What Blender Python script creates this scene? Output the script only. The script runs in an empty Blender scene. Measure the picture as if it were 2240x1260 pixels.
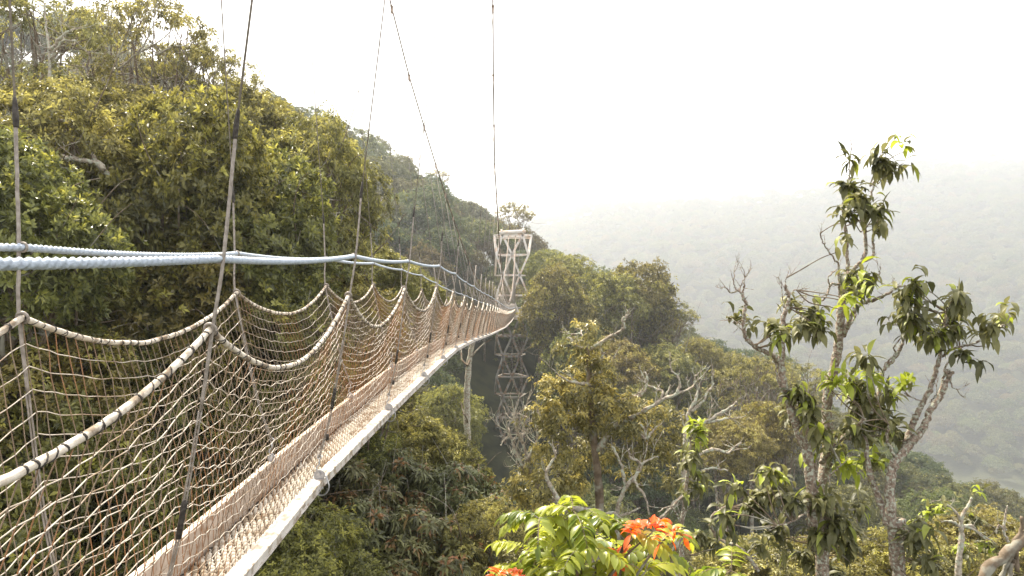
import bpy, math, random
import numpy as np
from mathutils import Vector
R = math.radians
rng = np.random.default_rng(7)
random.seed(7)
C = bpy.context.scene.collection
sc = bpy.context.scene

# ------------------------------------------------------------------ camera
FPX = 1500.0                       # focal length in pixels of the 2240 px wide photograph
cam_d = bpy.data.cameras.new('camera')
cam_d.sensor_width = 36.0
cam_d.lens = 36.0 * FPX / 2240.0
cam_d.clip_start = 0.05
cam_d.clip_end = 6000
cam = bpy.data.objects.new('camera', cam_d)
C.objects.link(cam)
cam.location = (0, 0, 0)
cam.rotation_euler = (R(90), 0, 0)
sc.camera = cam

# ------------------------------------------------------------------ sky, sun, exposure
SUN_EL, SUN_AZ = 54.0, -36.0       # azimuth measured from +Y (view direction) towards +X
w = bpy.data.worlds.new('World')
sc.world = w
w.use_nodes = True
nt = w.node_tree
nt.nodes.clear()
sky = nt.nodes.new('ShaderNodeTexSky')
sky.sky_type = 'NISHITA'
sky.sun_disc = False
sky.sun_elevation = R(SUN_EL)
sky.sun_rotation = R(SUN_AZ)
sky.air_density = 1.0
sky.dust_density = 6.0
sky.ozone_density = 0.6
mixs = nt.nodes.new('ShaderNodeMixRGB')      # thin bright cloud veil over the whole sky
mixs.inputs[0].default_value = 0.60
mixs.inputs[2].default_value = (9.6, 9.3, 9.0, 1)
bg = nt.nodes.new('ShaderNodeBackground')
bg.inputs[1].default_value = 0.10
wo = nt.nodes.new('ShaderNodeOutputWorld')
nt.links.new(sky.outputs[0], mixs.inputs[1])
nt.links.new(mixs.outputs[0], bg.inputs[0])
nt.links.new(bg.outputs[0], wo.inputs[0])

sun_d = bpy.data.lights.new('sun', 'SUN')
sun_d.energy = 5.0
sun_d.angle = R(3.0)
sun_d.color = (1.0, 0.91, 0.76)
sun = bpy.data.objects.new('sun', sun_d)
C.objects.link(sun)
sv = Vector((math.sin(R(SUN_AZ)) * math.cos(R(SUN_EL)), math.cos(R(SUN_AZ)) * math.cos(R(SUN_EL)), math.sin(R(SUN_EL))))
sun.rotation_euler = sv.to_track_quat('Z', 'Y').to_euler()
sun.location = sv * 60

sc.view_settings.view_transform = 'Standard'
sc.view_settings.look = 'None'
sc.view_settings.gamma = 1
sc.view_settings.exposure = 1.35
sc.cycles.use_denoising = True
try:
    sc.cycles.denoiser = 'OPENIMAGEDENOISE'
    sc.cycles.denoising_prefilter = 'ACCURATE'
except Exception:
    pass
sc.cycles.max_bounces = 6
sc.cycles.diffuse_bounces = 3
sc.cycles.glossy_bounces = 2
sc.cycles.transmission_bounces = 4
sc.cycles.transparent_max_bounces = 8
sc.cycles.volume_bounces = 1
sc.cycles.caustics_reflective = False
sc.cycles.caustics_refractive = False

# ------------------------------------------------------------------ helpers
def P(px, py, D):
    """point seen at photograph pixel (px, py) lying D metres in front of the camera plane"""
    return np.array([(px - 1120.0) / FPX * D, D, (630.0 - py) / FPX * D])

def mesh_arrays(name, V, F, mats, attrs=None, midx=None, smooth=False):
    me = bpy.data.meshes.new(name)
    V = np.asarray(V, dtype=np.float32)
    F = np.asarray(F, dtype=np.int32)
    nf, k = F.shape
    me.vertices.add(len(V))
    me.vertices.foreach_set('co', V.ravel())
    me.loops.add(nf * k)
    me.polygons.add(nf)
    me.polygons.foreach_set('loop_start', np.arange(0, nf * k, k, dtype=np.int32))
    me.loops.foreach_set('vertex_index', F.ravel())
    if midx is not None:
        me.polygons.foreach_set('material_index', np.asarray(midx, dtype=np.int32))
    for m in mats:
        me.materials.append(m)
    if attrs:
        for an, arr in attrs.items():
            a = me.attributes.new(an, 'FLOAT', 'POINT')
            a.data.foreach_set('value', np.asarray(arr, dtype=np.float32))
    me.update(calc_edges=True)
    me.polygons.foreach_set('use_smooth', np.full(nf, bool(smooth)))
    me.validate()
    return me

class MB:
    """collects quads from many shapes into ONE mesh"""
    def __init__(self):
        self.V = []; self.F = []; self.M = []; self.n = 0
    def add(self, V, F, m=0):
        V = np.asarray(V, float).reshape(-1, 3); F = np.asarray(F, int).reshape(-1, 4)
        self.V.append(V); self.F.append(F + self.n); self.M.append(np.full(len(F), m)); self.n += len(V)
    def box(self, c, s, ax=None, m=0):
        """c centre, s full sizes, ax optional 3x3 rows = local axes"""
        c = np.array(c, float); s = np.array(s, float) / 2
        ax = np.eye(3) if ax is None else np.array(ax, float)
        pts = []
        for i in (-1, 1):
            for j in (-1, 1):
                for k in (-1, 1):
                    pts.append(c + i * s[0] * ax[0] + j * s[1] * ax[1] + k * s[2] * ax[2])
        F = [(0,1,3,2),(4,6,7,5),(0,4,5,1),(2,3,7,6),(0,2,6,4),(1,5,7,3)]
        self.add(pts, F, m)
    def bar(self, a, b, wd, ht=None, m=0):
        a = np.array(a, float); b = np.array(b, float)
        d = b - a; L = np.linalg.norm(d); d /= L
        up = np.array([0, 0, 1.0]) if abs(d[2]) < .95 else np.array([0, 1.0, 0])
        s = np.cross(d, up); s /= np.linalg.norm(s); u = np.cross(s, d)
        self.box((a + b) / 2, (L, wd, ht or wd), (d, s, u), m)
    def tube(self, pts, r, sides=6, m=0, cap=True, twist=None):
        """twist = (lobes, depth, pitch) for laid rope"""
        pts = np.asarray(pts, float); n = len(pts)
        r = np.full(n, r) if np.isscalar(r) else np.asarray(r, float)
        T = np.gradient(pts, axis=0); T /= (np.linalg.norm(T, axis=1)[:, None] + 1e-12)
        N = np.zeros_like(T)
        up = np.array([0, 0, 1.0]) if abs(T[0][2]) < .9 else np.array([1.0, 0, 0])
        nn = np.cross(T[0], up); N[0] = nn / np.linalg.norm(nn)
        for i in range(1, n):
            v = N[i-1] - T[i] * np.dot(N[i-1], T[i])
            N[i] = v / (np.linalg.norm(v) + 1e-12)
        B = np.cross(T, N)
        th = np.arange(sides) * 2 * np.pi / sides
        rr = r[:, None] * np.ones(sides)[None, :]
        if twist:
            s = np.concatenate([[0], np.cumsum(np.linalg.norm(np.diff(pts, axis=0), axis=1))])
            ph = s[:, None] / twist[2] * 2 * np.pi
            rr = rr * (1 - twist[1] + twist[1] * 2 * np.abs(np.cos(twist[0] / 2 * (th[None, :] + ph))))
        V = pts[:, None, :] + rr[:, :, None] * (np.cos(th)[None, :, None] * N[:, None, :] + np.sin(th)[None, :, None] * B[:, None, :])
        i = np.arange(n - 1)[:, None] * sides; j = np.arange(sides)[None, :]; j2 = (j + 1) % sides
        F = np.stack([i + j, i + j2, i + sides + j2, i + sides + j], -1).reshape(-1, 4)
        V = V.reshape(-1, 3)
        if cap and sides % 2 == 0:
            extra = []
            for base, fl in ((0, True), ((n - 1) * sides, False)):
                for q in range(sides // 2 - 1):
                    f = [base + q, base + q + 1, base + sides - 2 - q, base + sides - 1 - q]
                    extra.append(f if not fl else f[::-1])
            if extra: F = np.vstack([F, np.array(extra)])
        self.add(V, F, m)
    def build(self, name, mats, parent=None, smooth=False, attrs=None):
        if not isinstance(mats, (list, tuple)): mats = [mats]
        me = mesh_arrays(name, np.vstack(self.V), np.vstack(self.F), mats, attrs, np.concatenate(self.M), smooth)
        return link(name, me, parent)

def link(name, me, parent=None, loc=None):
    o = bpy.data.objects.new(name, me)
    C.objects.link(o)
    if parent is not None:
        o.parent = parent
        if loc is None: o.location = -parent.location      # part meshes are written in world space
    if loc is not None: o.location = loc
    return o

def empty(name, loc, label=None, cat=None, group=None):
    o = bpy.data.objects.new(name, None)
    C.objects.link(o)
    o.location = loc; o.empty_display_size = .3
    if label: o['label'] = label
    if cat: o['category'] = cat
    if group: o['group'] = group
    return o

def smooth_path(pts, n=6, jit=0.0):
    """Catmull-Rom through points"""
    pts = np.asarray(pts, float)
    if len(pts) < 3:
        t = np.linspace(0, 1, n + 1)[:, None]
        out = pts[0] * (1 - t) + pts[-1] * t
    else:
        Q = np.vstack([2 * pts[0] - pts[1], pts, 2 * pts[-1] - pts[-2]])
        out = []
        for i in range(len(pts) - 1):
            p0, p1, p2, p3 = Q[i:i+4]
            for k in range(n):
                t = k / n
                out.append(.5 * ((2*p1) + (-p0+p2)*t + (2*p0-5*p1+4*p2-p3)*t*t + (-p0+3*p1-3*p2+p3)*t**3))
        out.append(pts[-1]); out = np.array(out)
    if jit:
        out[1:-1] += rng.normal(0, jit, (len(out) - 2, 3))
    return out

# ------------------------------------------------------------------ materials
def newmat(name):
    m = bpy.data.materials.new(name); m.use_nodes = True
    n = m.node_tree.nodes; n.clear()
    out = n.new('ShaderNodeOutputMaterial')
    b = n.new('ShaderNodeBsdfPrincipled')
    m.node_tree.links.new(b.outputs[0], out.inputs[0])
    return m, m.node_tree, b, out

def noise_mat(name, ca, cb, scale=8, rough=.8, metal=0, bump=.3, detail=6, cc=None, scale2=None, spec=.3, lo=.35, hi=.65, bumpd=.02):
    m, t, b, out = newmat(name)
    tc = t.nodes.new('ShaderNodeTexCoord')
    no = t.nodes.new('ShaderNodeTexNoise'); no.inputs['Scale'].default_value = scale; no.inputs['Detail'].default_value = detail
    t.links.new(tc.outputs['Object'], no.inputs['Vector'])
    cr = t.nodes.new('ShaderNodeValToRGB')
    cr.color_ramp.elements[0].position = lo; cr.color_ramp.elements[0].color = (*ca, 1)
    cr.color_ramp.elements[1].position = hi; cr.color_ramp.elements[1].color = (*cb, 1)
    t.links.new(no.outputs[0], cr.inputs[0])
    col = cr.outputs[0]
    if cc is not None:
        n2 = t.nodes.new('ShaderNodeTexNoise'); n2.inputs['Scale'].default_value = scale2 or scale * 4; n2.inputs['Detail'].default_value = 4
        t.links.new(tc.outputs['Object'], n2.inputs['Vector'])
        c2 = t.nodes.new('ShaderNodeValToRGB'); c2.color_ramp.elements[0].position = .50; c2.color_ramp.elements[1].position = .60
        t.links.new(n2.outputs[0], c2.inputs[0])
        mx = t.nodes.new('ShaderNodeMixRGB'); mx.inputs[2].default_value = (*cc, 1)
        t.links.new(c2.outputs[0], mx.inputs[0]); t.links.new(col, mx.inputs[1]); col = mx.outputs[0]
    t.links.new(col, b.inputs['Base Color'])
    b.inputs['Roughness'].default_value = rough; b.inputs['Metallic'].default_value = metal
    b.inputs['Specular IOR Level'].default_value = spec
    if bump:
        bp = t.nodes.new('ShaderNodeBump'); bp.inputs['Strength'].default_value = bump; bp.inputs['Distance'].default_value = bumpd
        t.links.new(no.outputs[0], bp.inputs['Height']); t.links.new(bp.outputs[0], b.inputs['Normal'])
    return m

def leaf_mat(name, dark, light, young, trans=.30, rough=.42, spec=.5, objvar=.0, ramp=None):
    """attributes: tone (0..1 per leaf) and young (0..1, new growth)"""
    m, t, b, out = newmat(name)
    at = t.nodes.new('ShaderNodeAttribute'); at.attribute_name = 'tone'
    ay = t.nodes.new('ShaderNodeAttribute'); ay.attribute_name = 'young'
    m1 = t.nodes.new('ShaderNodeMixRGB'); m1.inputs[1].default_value = (*dark, 1); m1.inputs[2].default_value = (*light, 1)
    t.links.new(at.outputs['Fac'], m1.inputs[0])
    col = m1.outputs[0]
    if ramp:      # each tree has its own species colour
        oi = t.nodes.new('ShaderNodeObjectInfo')
        cr = t.nodes.new('ShaderNodeValToRGB'); cr.color_ramp.interpolation = 'LINEAR'
        els = cr.color_ramp.elements
        els[0].position = 0; els[0].color = (*ramp[0], 1)
        els[1].position = 1; els[1].color = (*ramp[-1], 1)
        for i, c in enumerate(ramp[1:-1]):
            e = els.new((i + 1) / (len(ramp) - 1)); e.color = (*c, 1)
        t.links.new(oi.outputs['Random'], cr.inputs[0])
        mm = t.nodes.new('ShaderNodeMixRGB'); mm.blend_type = 'MULTIPLY'; mm.inputs[0].default_value = 1
        t.links.new(col, mm.inputs[1]); t.links.new(cr.outputs[0], mm.inputs[2]); col = mm.outputs[0]
    m2 = t.nodes.new('ShaderNodeMixRGB'); m2.inputs[2].default_value = (*young, 1)
    t.links.new(ay.outputs['Fac'], m2.inputs[0]); t.links.new(col, m2.inputs[1]); col = m2.outputs[0]
    t.links.new(col, b.inputs['Base Color'])
    b.inputs['Roughness'].default_value = rough
    b.inputs['Specular IOR Level'].default_value = spec
    tr = t.nodes.new('ShaderNodeBsdfTranslucent')
    hs = t.nodes.new('ShaderNodeHueSaturation'); hs.inputs['Saturation'].default_value = 1.05; hs.inputs['Value'].default_value = 1.8; hs.inputs['Hue'].default_value = .495
    t.links.new(col, hs.inputs['Color']); t.links.new(hs.outputs[0], tr.inputs[0])
    ms = t.nodes.new('ShaderNodeMixShader'); ms.inputs[0].default_value = trans
    t.links.new(b.outputs[0], ms.inputs[1]); t.links.new(tr.outputs[0], ms.inputs[2])
    t.links.new(ms.outputs[0], out.inputs[0])
    return m

M = {}
M['blue_rope'] = noise_mat('blue_rope', (.38, .43, .50), (.50, .56, .63), 60, .85, bump=.4)
M['white_rope'] = noise_mat('white_rope', (.48, .41, .32), (.68, .62, .53), 30, .9, bump=.4, cc=(.22, .17, .12), scale2=14)
M['lashing'] = noise_mat('lashing', (.03, .026, .022), (.08, .07, .06), 60, .8)
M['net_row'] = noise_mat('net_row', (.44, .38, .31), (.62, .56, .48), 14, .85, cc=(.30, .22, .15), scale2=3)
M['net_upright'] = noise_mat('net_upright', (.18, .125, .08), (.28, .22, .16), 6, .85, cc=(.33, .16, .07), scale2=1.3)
M['wire'] = noise_mat('wire', (.22, .19, .16), (.36, .32, .28), 40, .5, .25, bump=.3)
M['cable'] = noise_mat('cable', (.16, .12, .09), (.26, .20, .15), 20, .6, .2)
M['clampm'] = noise_mat('clamp_metal', (.30, .22, .17), (.46, .36, .29), 30, .5, .3)
M['galv'] = noise_mat('galvanised', (.34, .34, .35), (.5, .5, .5), 30, .4, .6)
M['alu'] = noise_mat('aluminium', (.52, .48, .44), (.66, .62, .58), 9, .5, .1, bump=.15, cc=(.34, .28, .22), scale2=16)
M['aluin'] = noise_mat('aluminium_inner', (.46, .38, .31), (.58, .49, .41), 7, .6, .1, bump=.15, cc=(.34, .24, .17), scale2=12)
M['tread'] = noise_mat('tread', (.52, .46, .37), (.70, .64, .54), 12, .85, bump=.2, cc=(.34, .27, .19), scale2=7)
M['tread_base'] = noise_mat('tread_base', (.06, .04, .025), (.13, .09, .06), 20, .9)
M['white_paint'] = noise_mat('white_paint', (.62, .57, .51), (.74, .71, .67), 1.2, .5, bump=.1, cc=(.62, .48, .38), scale2=1.6)
M['weathered'] = noise_mat('weathered_steel', (.22, .21, .18), (.36, .34, .30), 1.4, .7, .1, bump=.1, cc=(.24, .16, .10), scale2=2)  # tower paint with tree shade put into its colour, plus brown patches
M['bark'] = noise_mat('bark', (.10, .075, .05), (.22, .17, .12), 9, .95, bump=.8, cc=(.28, .27, .22), scale2=5)
M['lichen_bark'] = noise_mat('lichen_bark', (.15, .11, .08), (.34, .27, .21), 38, .95, bump=1.0, cc=(.40, .41, .33), scale2=46, bumpd=.03, detail=10)
M['pale_bark'] = noise_mat('pale_bark', (.20, .16, .12), (.46, .41, .33), 22, .95, bump=.9, cc=(.40, .42, .33), scale2=16, bumpd=.03, detail=10)
M['ground'] = noise_mat('undergrowth', (.018, .022, .010), (.05, .055, .022), .5, 1, bump=.6)
M['leaf_near'] = leaf_mat('leaf_near', (.056, .060, .020), (.27, .255, .080), (.46, .44, .09), trans=.32, rough=.38, ramp=[(1, .93, .74), (.80, .93, .80), (.97, 1, .85), (1, .86, .72), (.85, .95, .78)])
M['leaf_warm'] = leaf_mat('leaf_warm', (.075, .070, .026), (.29, .265, .10), (.48, .44, .12), trans=.34, rough=.42, ramp=[(1, .93, .74), (.80, .93, .80), (.97, 1, .85), (1, .86, .72), (.85, .95, .78)])
M['leaf_fine'] = leaf_mat('leaf_fine', (.075, .072, .028), (.28, .255, .095), (.46, .38, .10), trans=.32, rough=.4)
M['leaf_big'] = leaf_mat('leaf_big', (.056, .060, .022), (.20, .195, .075), (.34, .40, .045), trans=.30, rough=.48, spec=.4)
M['leaf_ros'] = leaf_mat('leaf_ros', (.062, .064, .028), (.24, .235, .11), (.34, .14, .05), trans=.25, rough=.42, ramp=[(1, .93, .74), (.80, .93, .80), (.97, 1, .85), (1, .86, .72), (.85, .95, .78)])
M['leaf_mid'] = leaf_mat('leaf_mid', (.50, .54, .42), (1.0, 1.0, .92), (.36, .33, .10), trans=.30, spec=.3, rough=.55,
                         ramp=[(.115, .140, .060), (.085, .118, .052), (.155, .165, .066), (.160, .130, .070), (.095, .125, .060), (.140, .138, .066), (.135, .170, .058), (.200, .138, .070)])
M['leaf_comp'] = leaf_mat('leaf_comp', (.095, .140, .018), (.42, .44, .060), (.72, .16, .035), trans=.42, rough=.36)

# ------------------------------------------------------------------ canopy walkway (suspension bridge)
# Y below is the distance along the view in "photo units"; one unit is S metres
S = 2.0 / 3.0
AX = 0.0167                                    # the walkway runs one degree to the right of the view
def lin(xs, ys):
    xs = np.array(xs, float); ys = np.array(ys, float)
    return lambda Y: np.interp(Y, xs, ys)
zn = lin([-3, .6, 3.6, 6.6, 9.6, 12.6, 15.6, 18.6, 21.6, 24.6, 33, 41, 70, 100, 140], [-.5, -.34, -.216, -.07, -.006, .017, -.07, -.24, -.33, -.48, -.78, -1.15, -2.42, -3.3, -4.2])
zf = lin([-3, .6, 3.6, 6.6, 9.6, 12.6, 15.6, 18.6, 21.6, 24.6, 33, 41, 70, 100, 140], [-.4, -.28, -.156, -.044, .032, .067, .02, -.05, -.22, -.4, -.74, -1.12, -2.40, -3.3, -4.2])
xn = lin([-3, 3.6, 6.6, 9.6, 12.6, 20, 140], [-1.66, -1.645, -1.685, -1.664, -1.60, -1.60, -1.62])
xf = lin([-3, 3.6, 6.6, 140], [-2.60, -2.63, -2.76, -2.73])
xdn = lin([-3, 5, 6.6, 9.6, 12.6, 140], [-1.90, -1.90, -1.93, -1.85, -1.79, -1.76])      # outer edge of the near board
xdf = lin([-3, 140], [-2.46, -2.46])                                        # outer edge of the far board
zd0 = lin([-3, 0, 4.68, 6.6, 9.6, 12.6, 15.6, 18.6, 24.6, 33, 41, 70, 100, 140], [-2.2, -2.1, -1.95, -1.83, -1.70, -1.62, -1.61, -1.63, -1.86, -2.29, -2.68, -3.97, -4.9, -5.85])
def zd(Y): return (zd0(Y - .7) + zd0(Y) * 2 + zd0(Y + .7)) / 4
hn = lin([-3, 3.6, 18, 24, 140], [.37, .37, .40, .38, .36])                  # hand rope above the net rope
def W(x, Y, z):
    """offset from the walkway axis, distance, height (photo units) -> metres"""
    Y = np.asarray(Y, float)
    return np.stack(np.broadcast_arrays((x + AX * Y) * S, Y * S, z * S), -1)
ST = np.array([3.6 + 3 * (k - 1) for k in range(-1, 46)])
bridge = empty('rope_bridge', tuple(W(-2.18, 3.6, -1.9)), 'long narrow suspended canopy walkway with rope net sides, blue hand ropes and pale metal deck', 'suspension bridge')

def sag_curve(a, b, sag, n):
    u = np.linspace(0, 1, n)[:, None]
    p = a * (1 - u) + b * u
    p[:, 2] -= (sag * 4 * u * (1 - u))[:, 0]
    return p

def bay_sag(k, near):
    r = random.Random(k * 7 + near)
    return (.245 if near else .215) * r.uniform(.85, 1.12) * (1.0 if k < 8 else .9)

# rope along the top of each net, with dark lashings
for near in (1, 0):
    X, Z = (xn, zn) if near else (xf, zf)
    tops = []
    mb = MB(); lash = MB()
    for k in range(len(ST) - 1):
        Y0, Y1 = ST[k], ST[k+1]
        a, b = W(X(Y0), Y0, Z(Y0)), W(X(Y1), Y1, Z(Y1))
        n = 60 if k < 5 else (28 if k < 10 else 10)
        p = sag_curve(a, b, bay_sag(k, near), n)
        if k < 8: p[1:-1] += np.cumsum(rng.normal(0, .0012, (n - 2, 3)), 0) * np.sin(np.linspace(0, np.pi, n - 2))[:, None]
        tops.append(p)
        mb.tube(p, .0112 if k < 9 else .014, 10 if k < 5 else 6, twist=(3, .10, .075) if k < 5 else None)
        nl = 26 if k < 9 else (10 if k < 20 else 0)
        for q in range(nl):
            i = int((q + .5) / nl * (n - 1) + random.uniform(-.3, .3)); i = max(0, min(n - 2, i))
            c, d = p[i], p[i+1] - p[i]
            d /= np.linalg.norm(d)
            lash.tube([c - d * .0028 * random.uniform(.5, 1.6), c + d * .003 + np.array([random.uniform(-.001, .001), 0, random.uniform(-.001, .002)])], .0131, 8)
            if k < 9 and q % 3 != 1:      # a spiral turn to the next lashing
                pth = []
                for s_ in np.linspace(0, 1, 9):
                    j = min(n - 1, i + s_ * (n - 1) / nl)
                    j0 = int(j); j1 = min(n - 1, j0 + 1)
                    cc = p[j0] * (1 - (j - j0)) + p[j1] * (j - j0)
                    sx = np.cross(d, [0, 0, 1]); sx /= np.linalg.norm(sx); ux = np.cross(sx, d)
                    an = s_ * 2 * np.pi + 1.5
                    pth.append(cc + .0132 * (np.cos(an) * sx + np.sin(an) * ux))
                lash.tube(pth, .0022, 4)
    ro = mb.build('net_rope', M['white_rope'], bridge, smooth=True)
    ls = lash.build('lashing', M['lashing'], bridge, smooth=True); ls.parent = ro; ls.location = (0, 0, 0)
    # the net itself
    net = MB()
    for k in range(len(ST) - 1):
        Y0, Y1 = ST[k], ST[k+1]
        nu = 33 if k < 5 else (28 if k < 10 else 18)
        nv = 16 if k < 10 else 13
        u = np.linspace(0, 1, nu + 1)
        Yu = Y0 + (Y1 - Y0) * u
        pt = tops[k]
        top = np.stack([np.interp(u, np.linspace(0, 1, len(pt)), pt[:, c]) for c in range(3)], -1)
        top[:, 2] -= .012
        xb = (xdn(Yu) - .125) if near else (xdf(Yu) + .10)
        bot = W(xb, Yu, zd(Yu) - .10)
        v = (np.arange(nv + 1) / nv)
        G = np.zeros((nu + 1, nv + 1, 3))
        lerp_top = top[0] * (1 - u[:, None]) + top[-1] * u[:, None]
        sagz = top[:, 2] - lerp_top[:, 2]
        for j in range(nv + 1):
            vv = v[j]
            G[:, j] = lerp_top * (1 - vv) + bot * vv
            G[:, j, 2] += sagz * (1 - vv) ** .75
            # belly: pushed in a little between the hangers
            G[:, j, 0] += (-1 if near else 1) * .05 * np.sin(np.pi * u) * np.sin(np.pi * vv)
        amp = .0024 if k < 10 else .0016
        G[:, 1:-1] += rng.normal(0, amp, G[:, 1:-1].shape)
        # hand-tied mesh: neighbouring knots are pulled alternately
        wig = .0045 if (near and k < 6) else .0012
        jj = np.arange(1, nv)[None, :]; ii = np.arange(nu + 1)[:, None]
        G[:, 1:-1, 2] += wig * (((ii + jj) % 2) * 2 - 1) * (0.6 + .8 * rng.random((nu + 1, nv - 1)))
        G[:, 1:-1, 1] += .008 * np.sin(jj * 1.3 + k) * np.sin(ii * .5)
        sides = 5 if k < 5 else (4 if k < 9 else 3)
        rv = .0018 if k < 8 else .0026; rh = .0020 if k < 4 else (.0030 if k < 8 else .0046)
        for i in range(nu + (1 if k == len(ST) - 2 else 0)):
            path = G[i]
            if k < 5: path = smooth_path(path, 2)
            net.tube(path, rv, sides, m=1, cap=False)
        for j in range(1, nv + 1):
            path = G[:, j]
            if k < 5: path = smooth_path(path, 2)
            net.tube(path, rh, sides, m=0, cap=False)
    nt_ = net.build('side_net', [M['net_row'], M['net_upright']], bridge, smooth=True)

# hand ropes
for near in (1, 0):
    mb = MB()
    X, Z = (xn, zn) if near else (xf, zf)
    path = []
    for k in range(len(ST) - 1):
        Y0, Y1 = ST[k], ST[k+1]
        a, b = W(X(Y0) + (.05 if near else 0), Y0, Z(Y0) + hn(Y0)), W(X(Y1) + (.05 if near else 0), Y1, Z(Y1) + hn(Y1))
        n = 230 if (k < 3) else (130 if k < 6 else (24 if k < 12 else 5))
        path.append(sag_curve(a, b, .02 if k > 1 else .012, n)[:-1])
    path = np.vstack(path + [b[None]])
    nf_ = 230 * 3 + 130 * 3 - 6
    mb.tube(path[:nf_], .0112, 16, twist=(3, .36, .085))
    mb.tube(path[nf_-1:], .0115, 6)
    mb.build('hand_rope', M['blue_rope'], bridge, smooth=True)

# main cables
cz = lambda Y: np.where(Y < 74, -1.4 + .00283 * (Y - 75) ** 2, -1.4 + .00326 * (Y - 75) ** 2)
cxn = lin([-9, 0, 6.6, 13, 21.6, 27.6, 33.6, 39.6, 45.6, 75, 140], [.5, .3, -.25, -.6, -.95, -1.16, -1.25, -1.36, -1.43, -1.55, -1.55])
cxf = lin([-9, 0, 6.6, 21.6, 33.6, 45.6, 75, 140], [-3.0, -3.1, -3.45, -3.6, -3.45, -3.31, -3.05, -2.9])
for near in (1, 0):
    X = cxn if near else cxf
    mb = MB()
    Yc = np.concatenate([np.arange(-9, 60, 1.0), np.arange(60, 138.1, 2)])
    mb.tube(W(X(Yc), Yc, cz(Yc)), np.interp(Yc, [20, 60, 140], [.013, .028, .05]), 6)
    mc = mb.build('main_cable', M['cable'], bridge, smooth=True)
    for k, Y in enumerate(ST):
        if k < 3: continue
        cb = MB()
        c = W(X(Y), Y, cz(Y)); s = .045
        cb.tube([c + [0, -.07, .015], c + [0, .07, -.005]], [.020, .020], 6)
        cb.box(c + [0, 0, -.045], (.035, .08, .09)); cb.tube([c + [-.03, .02, .02], c + [.03, .02, .02]], .009, 6)
        cb.tube([c + [-.03, -.03, .02], c + [.03, -.03, .02]], .009, 6)
        cb.tube([c + [0, 0, -.04], c + [0, .005, -.11]], .012, 6)
        o = cb.build('cable_clamp', M['clampm'], bridge); o.parent = mc; o.location = (0, 0, 0)

# hangers
def ring(mb, c, r, rt, ax=(0, 1, 0), n=14, m=0):
    th = np.linspace(0, 2 * np.pi, n + 1)
    a = np.array(ax, float); a /= np.linalg.norm(a)
    p = np.cross(a, [.3, .2, 1.0]); p /= np.linalg.norm(p); q = np.cross(a, p)
    mb.tube(np.array([c + r * (np.cos(t) * p + np.sin(t) * q) for t in th]), rt, 6, m=m, cap=False)

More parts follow.
